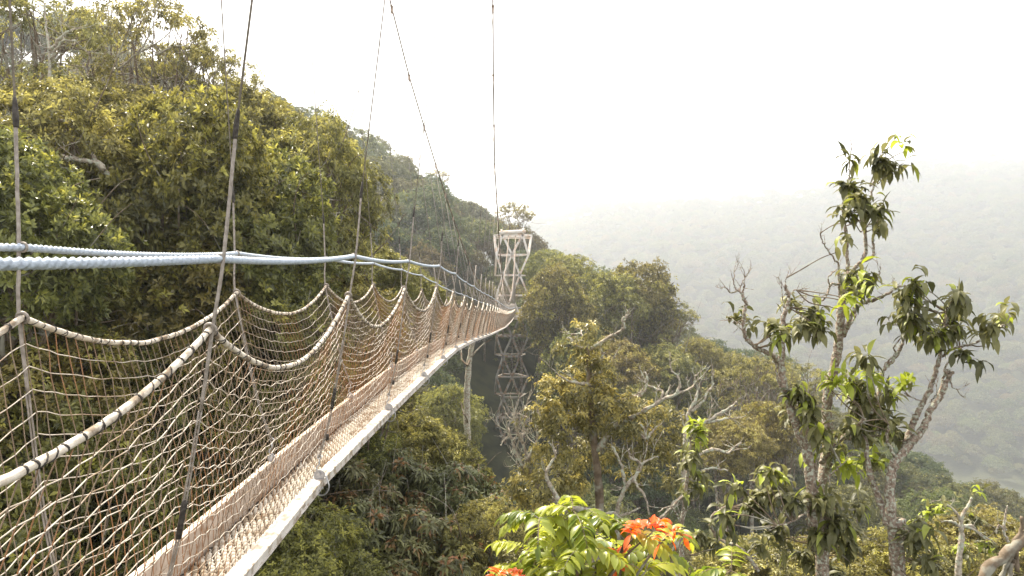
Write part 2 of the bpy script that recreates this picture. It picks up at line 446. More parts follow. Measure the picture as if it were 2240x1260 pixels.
for near in (1, 0):
    X, Z = (xn, zn) if near else (xf, zf)
    CX = cxn if near else cxf
    for k, Y in enumerate(ST):
        top = W(CX(Y), Y, cz(Y)); peak = W(X(Y), Y, Z(Y))
        if near: foot = W(xdn(Y) - .035, Y, zd(Y) + .05)
        else: foot = W(xdf(Y) + .04, Y, zd(Y) + .21)
        hand = W(X(Y) + (.05 if near else 0), Y, Z(Y) + hn(Y))
        top = top + [0, 0, -.1]
        d = (top - hand); L = np.linalg.norm(d); d = d / L
        if L < .4:                                  # main cable dips to the hand rope at mid-span
            top = hand + np.array([0, 0, .4]); d = np.array([0, 0, 1.0]); L = .4
        sl = min(.37 + .13 * random.Random(k + 50 * near).random(), L * .5)
        p_s = hand + d * sl
        mb = MB()
        thick = 1.0 if k < 8 else (1.8 if k < 16 else 2.8)
        side = np.array([.006 if near else -.006, 0, 0])
        if k < 8:
            low = smooth_path([p_s, hand + side * 2.2, peak + side * 2.2 + [0, 0, .03], peak * .75 + foot * .25 + side * 2.5, peak * .35 + foot * .65 + side * 2, foot + [0, 0, .10]], 9)
            mb.tube(low[:28], .0062, 8, twist=(3, .12, .05), m=0)
            mb.tube(low[27:] + [.003, 0, 0], .0034, 6); mb.tube(low[27:] - [.004, .004, 0], .0034, 6)
            mb.tube([p_s - d * .02, top], .0040, 6)
            # spliced eye that takes the net rope, and the loop round the hand rope
            ring(mb, peak, .020, .0055, (0, 1, .3)); ring(mb, hand, .0155, .005, (0, 1, 0))
        else:
            mb.tube([p_s, hand, peak, foot + [0, 0, .08]], .0060 * thick, 4)
            mb.tube([p_s, top], .0042 * thick, 4)
        hg = mb.build('hanger_cable', M['wire'], bridge, smooth=True)
        if k < 14:
            b2 = MB()
            b2.tube(smooth_path([p_s - d * .075, p_s - d * .03, p_s + d * .03], 3), [.0085, .0095, .0100, .0100, .0095, .008, .006] if k < 8 else .0075, 8)
            if k < 8 and near:
                q0 = peak * .47 + foot * .53 + side * 2.2; q1 = peak * .36 + foot * .64 + side * 2
                b2.tube([q0 + [0, 0, .01], q0, q1], [.008, .011, .010], 8)
                q0 = peak * .22 + foot * .78 + side * 2; b2.tube([q0, q0 - [0.002, 0, .04]], .0105, 8)
            o = b2.build('sleeve', M['lashing'], bridge, smooth=True); o.parent = hg; o.location = (0, 0, 0)
            # shackle, round plate with bolt and the strap under the board
            b3 = MB()
            ring(b3, foot + [0, 0, .07], .016, .004, (1, .2, 0)); ring(b3, foot + [0, 0, .105], .013, .004, (.2, 1, 0))
            b3.tube(smooth_path([foot + [0, 0, .06], foot + [-.018, 0, .035], foot + [-.006, 0, .012], foot + [.006, 0, .02]], 4), .005, 6)
            for dx in ((0.0,) if near else (0.0,)):
                cpl = foot + [dx, 0, -.012]
                b3.tube([cpl + [0, -.006, 0], cpl + [0, .006, 0]], .036 if near else .026, 20)
                b3.tube([cpl + [0, -.018, .012], cpl + [0, .016, .012]], .010, 6)
            if near:
                c = W(xdn(Y), Y, zd(Y))
                th = np.linspace(.1, -2.7, 12)
                arc = np.array([c + [-.012 + .050 * math.cos(t), .002, -.048 + .062 * math.sin(t)] for t in th])
                arc = np.vstack([[c + [-.03, .002, .014]], [c + [.02, .002, .016]], arc])
                b3.tube(arc, .0055, 6)
                b3.tube([c + [-.02, -.04, -.05], c + [.012, -.04, -.05]], .008, 6); b3.tube([c + [-.02, -.09, -.05], c + [.012, -.09, -.05]], .008, 6)
            o = b3.build('clamp', M['galv'], bridge); o.parent = hg; o.location = (0, 0, 0)

# deck: edge boards and ribbed tread
def strip(mb, Yl, prof, m=0):
    """prof(Y) -> list of (x, z) corner points, closed profile; mitred along the walkway"""
    rows = []
    for Y in Yl:
        rows.append([W(x, Y, z) for x, z in prof(Y)])
    A = np.array(rows); n, k = A.shape[:2]
    V = A.reshape(-1, 3)
    i = np.arange(n - 1)[:, None] * k; j = np.arange(k)[None, :]; j2 = (j + 1) % k
    F = np.stack([i + j, i + j2, i + k + j2, i + k + j], -1).reshape(-1, 4)
    mb.add(V, F, m)
    mb.add(V[:k][:4], [[0, 1, 2, 3]], m); mb.add(V[-k:][:4], [[0, 3, 2, 1]], m)

for near in (1, 0):
    mb = MB()
    for k in range(len(ST) - 1):
        a, b = ST[k] + .02, ST[k+1] - .02
        Yl = np.linspace(a, b, 5 if k < 12 else 3)
        if near:
            pf = lambda Y: [(xdn(Y), zd(Y)), (xdn(Y), zd(Y) - .085), (xdn(Y) - .115, zd(Y) - .085), (xdn(Y) - .115, zd(Y))]
            strip(mb, Yl, pf)
            lip = lambda Y: [(xdn(Y) + .008, zd(Y) - .070), (xdn(Y) + .008, zd(Y) - .082), (xdn(Y) + .001, zd(Y) - .082), (xdn(Y) + .001, zd(Y) - .070)]
            strip(mb, Yl, lip)
            lip = lambda Y: [(xdn(Y) + .006, zd(Y) - .004), (xdn(Y) + .006, zd(Y) - .020), (xdn(Y) + .001, zd(Y) - .020), (xdn(Y) + .001, zd(Y) - .004)]
            strip(mb, Yl, lip)
        else:
            pf = lambda Y: [(xdf(Y) + .05, zd(Y) + .17), (xdf(Y) + .05, zd(Y) - .15), (xdf(Y), zd(Y) - .15), (xdf(Y), zd(Y) + .17)]
            strip(mb, Yl, pf)
        j0, j1 = ST[k+1] - .045, ST[k+1] + .045        # joint plate
        x0 = xdn if near else xdf
        if near:
            strip(mb, [j0, j1], lambda Y: [(xdn(Y) - .005, zd(Y) - .006), (xdn(Y) - .005, zd(Y) - .080), (xdn(Y) - .11, zd(Y) - .080), (xdn(Y) - .11, zd(Y) - .006)])
        else:
            strip(mb, [j0, j1], lambda Y: [(xdf(Y) + .045, zd(Y) + .164), (xdf(Y) + .045, zd(Y) - .144), (xdf(Y) + .005, zd(Y) - .144), (xdf(Y) + .005, zd(Y) + .164)])
    mb.build('edge_board', M['alu'] if near else M['aluin'], bridge)

mb = MB()
Yl = np.concatenate([np.arange(-2.4, 40, .75), np.arange(40, 136, 3), [135.6]])
strip(mb, Yl, lambda Y: [(xdn(Y) - .118, zd(Y) - .115), (xdn(Y) - .118, zd(Y) - .14), (xdf(Y) + .053, zd(Y) - .14), (xdf(Y) + .053, zd(Y) - .115)])
mb.build('deck_panel', M['tread_base'], bridge)
# rounded slats woven across the deck
mb = MB()
Y = -1.0; row = 0
while Y < 44:
    pitch = .056 if Y < 20 else .10
    x0, x1 = xdf(Y) + .065, xdn(Y) - .122
    z = zd(Y) - .098
    nseg = 6
    wseg = (x1 - x0) / nseg
    off = (row % 2) * .5
    for q in range(nseg + (1 if off else 0)):
        a = x0 + (q - off) * wseg + .004; b = a + wseg - .014
        a = max(a, x0); b = min(b, x1)
        if b - a < .02: continue
        jz = random.uniform(-.002, .002)
        hw = pitch * .40
        pa, pb = W(a, Y, z), W(b, Y, z)
        # one slat: a low rounded bar, raised at its middle
        for_ = []
        for t, s_ in ((0, .35), (.2, .85), (.5, 1.0), (.8, .85), (1, .35)):
            cx = a + (b - a) * t
            for dy, dz in ((-1, 0), (-.72, .6), (0, 1), (.72, .6), (1, 0)):
                for_.append(W(cx, Y + dy * hw * (.55 + .45 * s_), z - .002 + (.034 * dz * s_) + jz))
        V = np.array(for_)
        F = [[i * 5 + j, i * 5 + j + 1, (i + 1) * 5 + j + 1, (i + 1) * 5 + j] for i in range(4) for j in range(4)]
        mb.add(V, F)
    Y += pitch; row += 1
mb.build('tread', M['tread'], bridge, smooth=True)
# matted dark litter along the inner edges of the deck
mb = MB()
for (fx, ext) in ((lambda Y: xdf(Y) + .068, 1), (lambda Y: xdn(Y) - .108, 1)):
    for q in range(900):
        Y = random.uniform(.5, 26)
        c = W(fx(Y), Y, zd(Y) - .085); a = rng.normal(0, 1, 3); a[2] *= .3; a /= np.linalg.norm(a)
        mb.tube([c - a * .018, c + a * .004 + [0, 0, .006], c + a * .018], [.002, .0045, .002], 4)
o = mb.build('litter', M['lashing'], bridge)

# ------------------------------------------------------------------ lattice tower at the far end
TW = 90.0
tower = empty('lattice_tower', (P(1120, 1040, TW)[0], TW + 1.5, -26.5), 'white painted steel lattice tower holding the far end of the walkway above the ravine', 'tower')
def TX(px): return (px - 1120.0) / FPX * TW
def TZ(py): return (630.0 - py) / FPX * TW
lev = [557 + 44.6 * i for i in range(13)]
mb = MB(); bw = .24
DY = 3.0
def nodes(i, front):
    three = (i % 2 == 0) == front
    z = TZ(lev[i]); y = TW + (0 if front else DY)
    if three: return [np.array([TX(x), y, z]) for x in ((1086, 1120, 1156) if front else (1082, 1117, 1150))]
    return [np.array([TX(x), y, z]) for x in ((1100, 1137) if front else (1099, 1134))]
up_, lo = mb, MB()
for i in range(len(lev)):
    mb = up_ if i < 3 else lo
    for fr in (True, False):
        a = nodes(i, fr)
        mb.bar(a[0], a[-1], bw * (.9 if fr else .75))
        if i + 1 < len(lev) and (fr or i > 7):
            b = nodes(i + 1, fr)
            big, sm = (a, b) if len(a) == 3 else (b, a)
            mb.bar(big[0], sm[0], bw); mb.bar(big[1], sm[0], bw); mb.bar(big[1], sm[1], bw); mb.bar(big[2], sm[1], bw)
    a, b = nodes(i, True), nodes(i, False)
    mb.bar(a[0], b[0], bw * .6); mb.bar(a[-1], b[-1], bw * .6)
    if i + 1 < len(lev):
        c = nodes(i + 1, False); mb.bar(a[0], c[0], bw * .85)
up_.build('lattice_frame', M['white_paint'], tower); lo.build('lower_frame', M['weathered'], tower)  # lower frame: same paint, darkened in colour for the trees' shade
mb = MB()                                   # head frame that spreads the two cables
hf = [np.array([TX(x), TW + dy, TZ(513)]) for x, dy in ((1080.5, 1.6), (1099, 0), (1143, 0), (1163, 1.6), (1145, 3.2), (1100, 3.2))]
for i in range(6): mb.bar(hf[i], hf[(i + 1) % 6], bw * .9)
n0, nb = nodes(0, True), nodes(0, False)
for a, b in ((hf[0], n0[0]), (hf[1], n0[0]), (hf[1], n0[1]), (hf[2], n0[1]), (hf[2], n0[2]), (hf[3], n0[2])):
    mb.bar(a, b, bw * 1.15)
mb.bar(hf[0] + [0, 0, -.35], hf[3] + [0, 0, -.35], bw * .6)
mb.build('head_frame', M['white_paint'], tower)
mb = MB()
a, b = np.array([TX(1097), TW - .1, TZ(509)]), np.array([TX(1145), TW - .1, TZ(506.5)])
mb.tube([a, b], .26, 10); mb.tube([a - [.3, 0, 0], a], .16, 8); mb.tube([b, b + [.3, 0, 0]], .16, 8)
for c in (a, b): mb.tube([c + [-.12, 0, 0], c + [.12, 0, 0]], .42, 14)
mb.build('cable_saddle', M['white_paint'], tower, smooth=False)
zp = TZ(692)
mb = MB()                                   # landing where the walkway arrives
mb.box((TX(1117), TW + 1.3, zp), (4.6, 3.8, .16)); mb.box((TX(1117), TW - .75, zp - .25), (4.9, .18, .3)); mb.box((TX(1145), TW - 1.1, zp - .1), (.9, 1.2, .22))
mb.build('platform', M['white_paint'], tower)
mb = MB()
for zz in (.55, 1.1):
    mb.bar((TX(1083), TW - .7, zp + zz), (TX(1100), TW - .7, zp + zz), .07); mb.bar((TX(1128), TW - .7, zp + zz), (TX(1152), TW - .7, zp + zz), .07)
    mb.bar((TX(1083), TW + 3.1, zp + zz), (TX(1152), TW + 3.1, zp + zz), .07); mb.bar((TX(1152), TW - .7, zp + zz), (TX(1152), TW + 3.1, zp + zz), .07)
for x in (1083, 1100, 1128, 1140, 1152): mb.bar((TX(x), TW - .7, zp), (TX(x), TW - .7, zp + 1.12), .07)
mb.build('railing', M['galv'], tower)
mb = MB()
mb.tube(sag_curve(np.array([TX(1139), TW - .3, TZ(520)]), np.array([TX(1118), TW - 1, TZ(660)]), 1.2, 14), .035, 5)
mb.build('backstay', M['wire'], tower)
mb = MB()                                   # footing
for x in (1084, 1120, 1154):
    z = TZ(lev[-1]); mb.box((TX(x), TW + .4, z - .9), (1.1, 1.1, 1.8)); mb.box((TX(x), TW + 2.7, z - .9), (1.1, 1.1, 1.8))
mb.build('footing', M['galv'], tower)

# ------------------------------------------------------------------ terrain
def seg_h(x, y, pts, k):
    """height of a ridge given by (x, y, z) crest points, falling off with slope k"""
    pts = np.array(pts, float)
    best = np.full(np.shape(x), -1e9)
    for a, b in zip(pts[:-1], pts[1:]):
        d = b[:2] - a[:2]; L2 = d @ d
        t = np.clip(((x - a[0]) * d[0] + (y - a[1]) * d[1]) / L2, 0, 1)
        dist = np.hypot(x - (a[0] + t * d[0]), y - (a[1] + t * d[1]))
        best = np.maximum(best, a[2] + t * (b[2] - a[2]) - k * dist)
    return best
RIDGES = [
    ([(-300, 30, 40), (-200, 40, 40), (-110, 80, 36), (-73, 120, 31), (-44, 150, 26), (-18, 230, 13.5), (15, 290, -4), (70, 330, -34), (150, 380, -100)], .66),
    ([(-30, 170, -2), (0, 92, -29), (14, 122, -17), (32, 128, -18), (44, 134, -27), (62, 145, -36), (110, 170, -85)], .62),
    ([(-120, -40, 30), (-60, -20, 8), (-25, 0, -5), (-15, 16, -9), (-13, 30, -15), (-16, 50, -26), (-14, 70, -36)], .95),
    ([(10, -60, -8), (9, -5, -12), (12, 12, -17), (18, 32, -30), (26, 60, -38), (44, 80, -38), (72, 95, -52), (120, 115, -90)], .55),
    ([(-900, 1250, 70), (-300, 1300, 95), (26, 1300, 112), (169, 1300, 138), (607, 1300, 181), (763, 1300, 216), (971, 1300, 226), (1300, 1280, 232), (2200, 1250, 235)], .44),
]
def ground_h(x, y):
    x = np.asarray(x, float); y = np.asarray(y, float)
    h = -62 - 90 * np.clip((np.hypot(np.maximum(x, 0), y) - 110) / 260, 0, 1)
    for i, (pts, k) in enumerate(RIDGES):
        q = seg_h(x, y, pts, k)
        if i == 4: q = q + 6 * np.sin(x / 95 + y / 210) + 7 * np.sin(x / 41 - y / 60) * np.clip((1200 - y) / 300, .15, 1) + 2.5 * np.sin(x / 23)
        h = np.maximum(h, q)
    return h + 1.2 * np.sin(x / 9.0) * np.sin(y / 11.0)
gy = np.concatenate([np.linspace(-80, 60, 57), np.linspace(64, 340, 80), np.linspace(350, 1700, 120), [2200, 3400]])
gx = np.concatenate([[-3400, -1800, -1100, -700, -450], np.linspace(-300, 300, 170), np.linspace(312, 1500, 80), [2200, 3400]])
GX, GY = np.meshgrid(gx, gy)
GZ = ground_h(GX, GY)
nx, ny = len(gx), len(gy)
ii, jj = np.meshgrid(np.arange(ny - 1), np.arange(nx - 1), indexing='ij')
q = (ii * nx + jj).ravel()
me = mesh_arrays('terrain', np.stack([GX, GY, GZ], -1).reshape(-1, 3), np.stack([q, q + 1, q + nx + 1, q + nx], -1), [M['ground']], smooth=True)
terrain = link('terrain', me); terrain['kind'] = 'structure'

# ------------------------------------------------------------------ foliage
def unit(v): return v / (np.linalg.norm(v, axis=-1, keepdims=True) + 1e-9)
def rosettes(Cn, D, n, L, Wd, tilt=.5, droop=.15, tone=None, young=None, spread=.25):
    """n leaves round each twig tip; every leaf is one folded four-sided blade. -> V, F, tone, young"""
    N = len(Cn)
    D = unit(D)
    a = np.cross(D, rng.normal(0, 1, (N, 3))); a = unit(a); b = np.cross(D, a)
    th = (np.arange(n)[None, :] / n * 2 * np.pi + rng.random((N, 1)) * 6.28 + rng.normal(0, .3, (N, n)))
    rad = np.cos(th)[..., None] * a[:, None] + np.sin(th)[..., None] * b[:, None]
    el = tilt + rng.normal(0, .3, (N, n, 1))
    d = np.cos(el) * rad + np.sin(el) * D[:, None]
    d = unit(d + rng.normal(0, spread * .5, d.shape))
    Ls = L * rng.uniform(.65, 1.2, (N, n, 1)); Ws = Wd * rng.uniform(.75, 1.2, (N, n, 1))
    s = unit(np.cross(d, D[:, None] + rng.normal(0, spread, d.shape)))
    up = unit(np.cross(s, d))
    c = Cn[:, None] + d * Ls * .08 + rng.normal(0, L * .12, d.shape)
    p0 = c; p2 = c + d * Ls + np.array([0, 0, -1.0]) * Ls * droop
    mid = c + d * Ls * .48 + up * Ls * .05
    p1 = mid + s * Ws * .5; p3 = mid - s * Ws * .5
    V = np.stack([p0, p1, p2, p3], 2).reshape(-1, 3)
    F = np.arange(len(V)).reshape(-1, 4)
    tn = np.clip((tone[:, None] if tone is not None else .5) + rng.normal(0, .28, (N, n)), 0, 1)
    yg = np.clip((young[:, None] if young is not None else 0) * rng.uniform(.4, 1, (N, n)), 0, 1)
    return V, F, np.repeat(tn.ravel(), 4), np.repeat(yg.ravel(), 4)

def long_leaves(base, d, L, Wd, droop, seg=5, nrm=None, curl=0.0):
    """lance-shaped leaves with a midrib fold and drooping tip; base (N,3), d (N,3), L,Wd (N,)"""
    N = len(base); d = unit(d)
    upv = np.array([0, 0, 1.0]) if nrm is None else nrm
    s = unit(np.cross(d, upv + rng.normal(0, .25, (N, 3))))
    prof = {3: [.18, 1, .05], 5: [.12, .78, 1, .72, .05], 6: [.10, .65, 1, .95, .55, .04]}[seg]
    t = np.linspace(0, 1, seg)
    V = np.zeros((N, seg, 3, 3))
    pos = base.copy(); dd = d.copy(); rot = droop / seg
    for i in range(seg):
        if i:
            pos = pos + dd * (L / (seg - 1))[:, None]
            dd = unit(dd + np.array([0, 0, -1.0]) * rot[:, None] * 1.6)
        n_ = unit(np.cross(s, dd))
        hw = (Wd * .5 * prof[i])[:, None]
        V[:, i, 0] = pos - s * hw + n_ * hw * (.35 + curl)
        V[:, i, 1] = pos
        V[:, i, 2] = pos + s * hw + n_ * hw * (.35 + curl) + n_ * rng.normal(0, .06, (N, 1)) * hw
    idx = np.arange(N)[:, None, None] * (seg * 3) + np.arange(seg - 1)[None, :, None] * 3 + np.arange(2)[None, None, :]
    F = np.stack([idx, idx + 1, idx + 4, idx + 3], -1).reshape(-1, 4)
    return V.reshape(-1, 3), F, seg * 3

def sph(n):
    v = rng.normal(0, 1, (n, 3)); return unit(v)

def crown_points(clumps, dens, thick=.28, lowcut=-.35, spray=0.0, per=7):
    """points on and under the surface of a set of leafy clumps (cx,cy,cz,rx,rz); inner ones dropped"""
    cl = np.array(clumps, float)
    Ps = []; Ds = []; K = []
    for i, (cx, cy, cz_, rx, rz) in enumerate(cl):
        area = 4 * np.pi * ((rx ** 1.6 * rx ** 1.6 + 2 * rx ** 1.6 * rz ** 1.6) / 3) ** (1 / 1.6)
        n = int(area * dens / (per if spray else 1)) + 3
        d = sph(n)
        d = d[(d[:, 2] > lowcut) | (rng.random(len(d)) < .25)]
        lump = 1 + .13 * np.sin(d[:, 0] * 5 + i) * np.sin(d[:, 1] * 6 + 2 * i) + .10 * np.sin(d[:, 2] * 9 + 3 * i + d[:, 0] * 7)
        rr = lump * (1 - thick * rng.random(len(d)) ** 1.8)
        p = np.array([cx, cy, cz_]) + d * np.array([rx, rx, rz]) * rr[:, None]
        if spray:
            ln = spray * rng.uniform(.5, 1.5, (len(p), 1, 1))
            off = rng.normal(0, 1, (len(p), per, 3)) * np.array([1, 1, .55]) * ln
            off += d[:, None] * np.abs(rng.normal(0, 1, (len(p), per, 1))) * ln * .8
            p = (p[:, None] + off).reshape(-1, 3); d = unit(np.repeat(d, per, 0) + off.reshape(-1, 3) * .5 / spray)
        keep = np.ones(len(p), bool)
        for j, (ax_, ay, az, arx, arz) in enumerate(cl):
            if j == i: continue
            q = ((p[:, 0] - ax_) / arx) ** 2 + ((p[:, 1] - ay) / arx) ** 2 + ((p[:, 2] - az) / arz) ** 2
            keep &= q > .55
        Ps.append(p[keep]); Ds.append(unit(d[keep] * np.array([1, 1, rx / rz]) + [0, 0, .35])); K.append(np.full(keep.sum(), i))
    return np.vstack(Ps), np.vstack(Ds), np.concatenate(K)

def clump_set(R0, H0, n, rmin, rmax, flat=.7, dome=True, seed=0):
    """clumps laid out over a dome of radius R0, height H0"""
    r = random.Random(seed); out = []
    for i in range(n):
        t = (i + .5) / n; a = i * 2.39996 + r.uniform(-.4, .4)
        rho = R0 * math.sqrt(t) * r.uniform(.85, 1.05)
        z = H0 * (1 - (rho / R0) ** 2 * .9) * r.uniform(.8, 1.05) if dome else H0 * r.uniform(0, 1)
        rr = r.uniform(rmin, rmax)
        out.append((rho * math.cos(a), rho * math.sin(a), z, rr, rr * flat))
    return out

def crown_mesh(name, clumps, dens, nleaf, L, Wd, mat, tilt=.5, droop=.2, thick=.28, lowcut=-.35, young_p=.10, spray=0.0):
    Pt, Dt, K = crown_points(clumps, dens, thick, lowcut, spray)
    ctone = rng.uniform(.15, .75, K.max() + 1)
    tone = np.clip(ctone[K] * .6 + .4 * rng.random(len(Pt)), 0, 1)
    hi = (Dt[:, 2] > .45)
    patch = (np.sin(Pt[:, 0] * 2.1 + 1.3 * K) + np.sin(Pt[:, 1] * 2.7) + np.sin(Pt[:, 2] * 3.1)) > .3
    yng = np.where(hi & patch & (rng.random(len(Pt)) < young_p * 3), rng.uniform(.4, 1, len(Pt)), np.where(rng.random(len(Pt)) < young_p * .3, .7, 0))
    V, F, tn, yg = rosettes(Pt, Dt, nleaf, L, Wd, tilt, droop, tone, yng)
    return mesh_arrays(name, V, F, [mat], {'tone': tn, 'young': yg})

def limb_path(a, b, bend=.18, n=5, jit=.0):
    a = np.array(a, float); b = np.array(b, float)
    L = np.linalg.norm(b - a)
    o = rng.normal(0, bend * L * .5, 3)
    pts = [a, a * .62 + b * .38 + o * .8 + [0, 0, -.05 * L], a * .25 + b * .75 + o * .5, b]
    return smooth_path(pts, n, jit)

def wood_mesh(name, base, fork, tips, r0, mat, sides=8, twigs=3, bend=.2):
    """trunk from base to fork with limbs running out to the clumps"""
    mb = MB()
    p = limb_path(base, fork, .10, 6)
    mb.tube(p, np.linspace(r0, r0 * .6, len(p)) * (1 + .08 * rng.normal(0, 1, len(p))), sides)
    for t in tips:
        t = np.array(t, float)
        st = p[int(len(p) * random.uniform(.6, .95))]
        q = limb_path(st, t, bend, 5)
        mb.tube(q, np.linspace(r0 * .42, r0 * .08, len(q)), max(4, sides - 2))
        for k in range(twigs):
            s0 = q[int(len(q) * random.uniform(.45, .95)) - 1]
            e = s0 + rng.normal(0, 1, 3) * np.linalg.norm(t - st) * .22 + [0, 0, .1]
            w_ = limb_path(s0, e, .25, 3)
            mb.tube(w_, np.linspace(r0 * .12, r0 * .03, len(w_)), 4)
    return mesh_arrays(name, np.vstack(mb.V), np.vstack(mb.F), [mat], None, None, True)

def grow(mb, p, d, L, r, depth, up=.12, wob=.35):
    """dead, crooked twig system"""
    n = 5; pts = [np.array(p, float)]; dd = unit(np.array(d, float))
    for i in range(n):
        dd = unit(dd + rng.normal(0, wob * .45, 3) + [0, 0, up])
        pts.append(pts[-1] + dd * L / n)
    pts = np.array(pts)
    mb.tube(smooth_path(pts, 2), np.linspace(r, r * .5, 2 * (len(pts) - 1) + 1), 6 if r > .006 else 4)
    ends = [pts[-1]]
    if depth > 0:
        for k in range(rng.integers(2, 4)):
            i = rng.integers(2, n + 1)
            nd = unit(dd + rng.normal(0, .65, 3) + [0, 0, up])
            ends += grow(mb, pts[i], nd, L * rng.uniform(.45, .75), r * .55, depth - 1, up, wob)
    return ends
# ---- prototypes for mid-distance trees (local origin = foot of the trunk)
def mid_proto(seed, R0, Ht, ncl, rmin, rmax, flat, face, dens, H0=None, open_=False):
    global rng
    keep = rng; rng = np.random.default_rng(100 + seed); random.seed(seed)
    H0 = H0 or R0 * .55
    cl = clump_set(R0, H0, ncl, rmin, rmax, flat, True, seed)
    zb = Ht - H0 - rmax * flat * .5
    cl = [(a, b, c + zb, d, e) for a, b, c, d, e in cl]
    cm = crown_mesh('crown', cl, dens * 1.15, 5, face, face * .55, M['leaf_mid'], .35, .25, .35, -.3 if not open_ else -.1, .06, spray=.20)
    tips = [(a, b, c - e * .3) for a, b, c, d, e in cl[::max(1, ncl // 8)]]
    wm = wood_mesh('trunk', (0, 0, -5), (rng.normal(0, .4), rng.normal(0, .4), zb - (0 if open_ else 1)), tips, .26, M['pale_bark'] if open_ else M['bark'], 7, 2, .12)
    rng = keep
    return cm, wm
MID = [
    mid_proto(1, 4.0, 13.0, 44, .8, 1.45, .85, .27, 6.0, H0=4.0),
    mid_proto(2, 4.8, 14.5, 56, .8, 1.5, .75, .27, 5.5, H0=3.4),
    mid_proto(3, 3.3, 12.0, 36, .7, 1.3, .95, .25, 7.0, H0=5.0),
    mid_proto(4, 4.4, 13.5, 70, .6, 1.05, .70, .24, 7.0, H0=3.8),
    mid_proto(5, 3.8, 12.5, 44, .7, 1.3, .90, .26, 6.5, H0=4.6),
    mid_proto(6, 5.2, 16.0, 26, .7, 1.3, .48, .24, 6.0, H0=2.2, open_=True),
]
def place_mid(kind, x, y, z, s, rot, label, group, cat='tree', name='rainforest_tree', sz=None, leaf=None, lean=0):
    t = empty(name, (x, y, z), label, cat, group)
    t.rotation_euler = (lean, 0, rot); t.scale = (s, s, sz or s)
    cm, wm = MID[kind]
    for nm, me in (('crown', cm), ('trunk', wm)):
        o = bpy.data.objects.new(nm, me); C.objects.link(o); o.parent = t
    return t

# ---- scatter over the slopes, only where the camera side can see the canopy
sp = 6.2
cand = []
yy = 34.0
while yy < 335:
    step = sp * (1.0 if yy < 150 else 1.18)
    xx = -yy * .86 - 8
    while xx < yy * .80 + 8:
        cand.append((xx + rng.uniform(-.38, .38) * step, yy + rng.uniform(-.38, .38) * step))
        xx += step
    yy += step * .9
cand = np.array(cand)
cz_g = ground_h(cand[:, 0], cand[:, 1])
top = cz_g + 12.5
vis = np.ones(len(cand), bool)
for t in np.linspace(.10, .97, 70):
    cov = 8.5 * (t * cand[:, 1] > 36)
    hh = ground_h(cand[:, 0] * t, cand[:, 1] * t) + cov
    near_ = (np.hypot(cand[:, 0], cand[:, 1]) * (1 - t)) < 6
    vis &= ~((hh > top * t) & ~near_)
el = top / cand[:, 1]
vis &= el > -.52
px = 1120 + cand[:, 0] / cand[:, 1] * FPX
# keep the ravine round the tower clear, and the far lower sides of valleys dark
vis &= ~((np.abs(cand[:, 0] + .5) < 4.5) & (np.abs(cand[:, 1] - 91.5) < 5.5))
vis &= ~((cand[:, 1] < 90) & (np.abs(px - 1118) < 75) & (cand[:, 1] > 30))
vis &= ~((cand[:, 0] < 0) & (cand[:, 1] < 42))
vis &= ~((cand[:, 1] < 89) & (np.abs(px - 1105) < 130) & (cand[:, 1] > 30))
vis &= ~((cand[:, 1] > 88) & (cand[:, 1] < 125) & (np.abs(px - 1095) < 100) & (cz_g + 13 < cand[:, 1] * -.03))
cand = cand[vis]; cz_g = cz_g[vis]
order = np.argsort(np.hypot(cand[:, 0], cand[:, 1]))
cand = cand[order]; cz_g = cz_g[order]
print('mid trees', len(cand))
rs = random.Random(11)
stuff_pts = []
KL = ['dome crowned olive rainforest tree on the slope beyond the walkway', 'broad flat crowned rainforest tree on the hazy slope', 'tall narrow dark green tree packed in the hillside forest',
      'finely clumped brownish green tree on the hillside', 'rounded green tree in the forest of the ravine side', 'open branched tree with pale limbs on the slope']
for n_, ((x, y), z) in enumerate(zip(cand, cz_g)):
    kind = rs.choices(range(6), [5, 4, 4, 5, 5, .35])[0]
    s = rs.uniform(.75, 1.15) * (1.12 if y > 150 else 1.0)
    if n_ < 290:
        place_mid(kind, x, y, z, s, rs.uniform(0, 6.28), KL[kind], 'rainforest trees on the slopes around the ravine', sz=s * rs.uniform(.85, 1.12))
    else:
        stuff_pts.append((x, y, z, kind, s, rs.uniform(0, 6.28)))

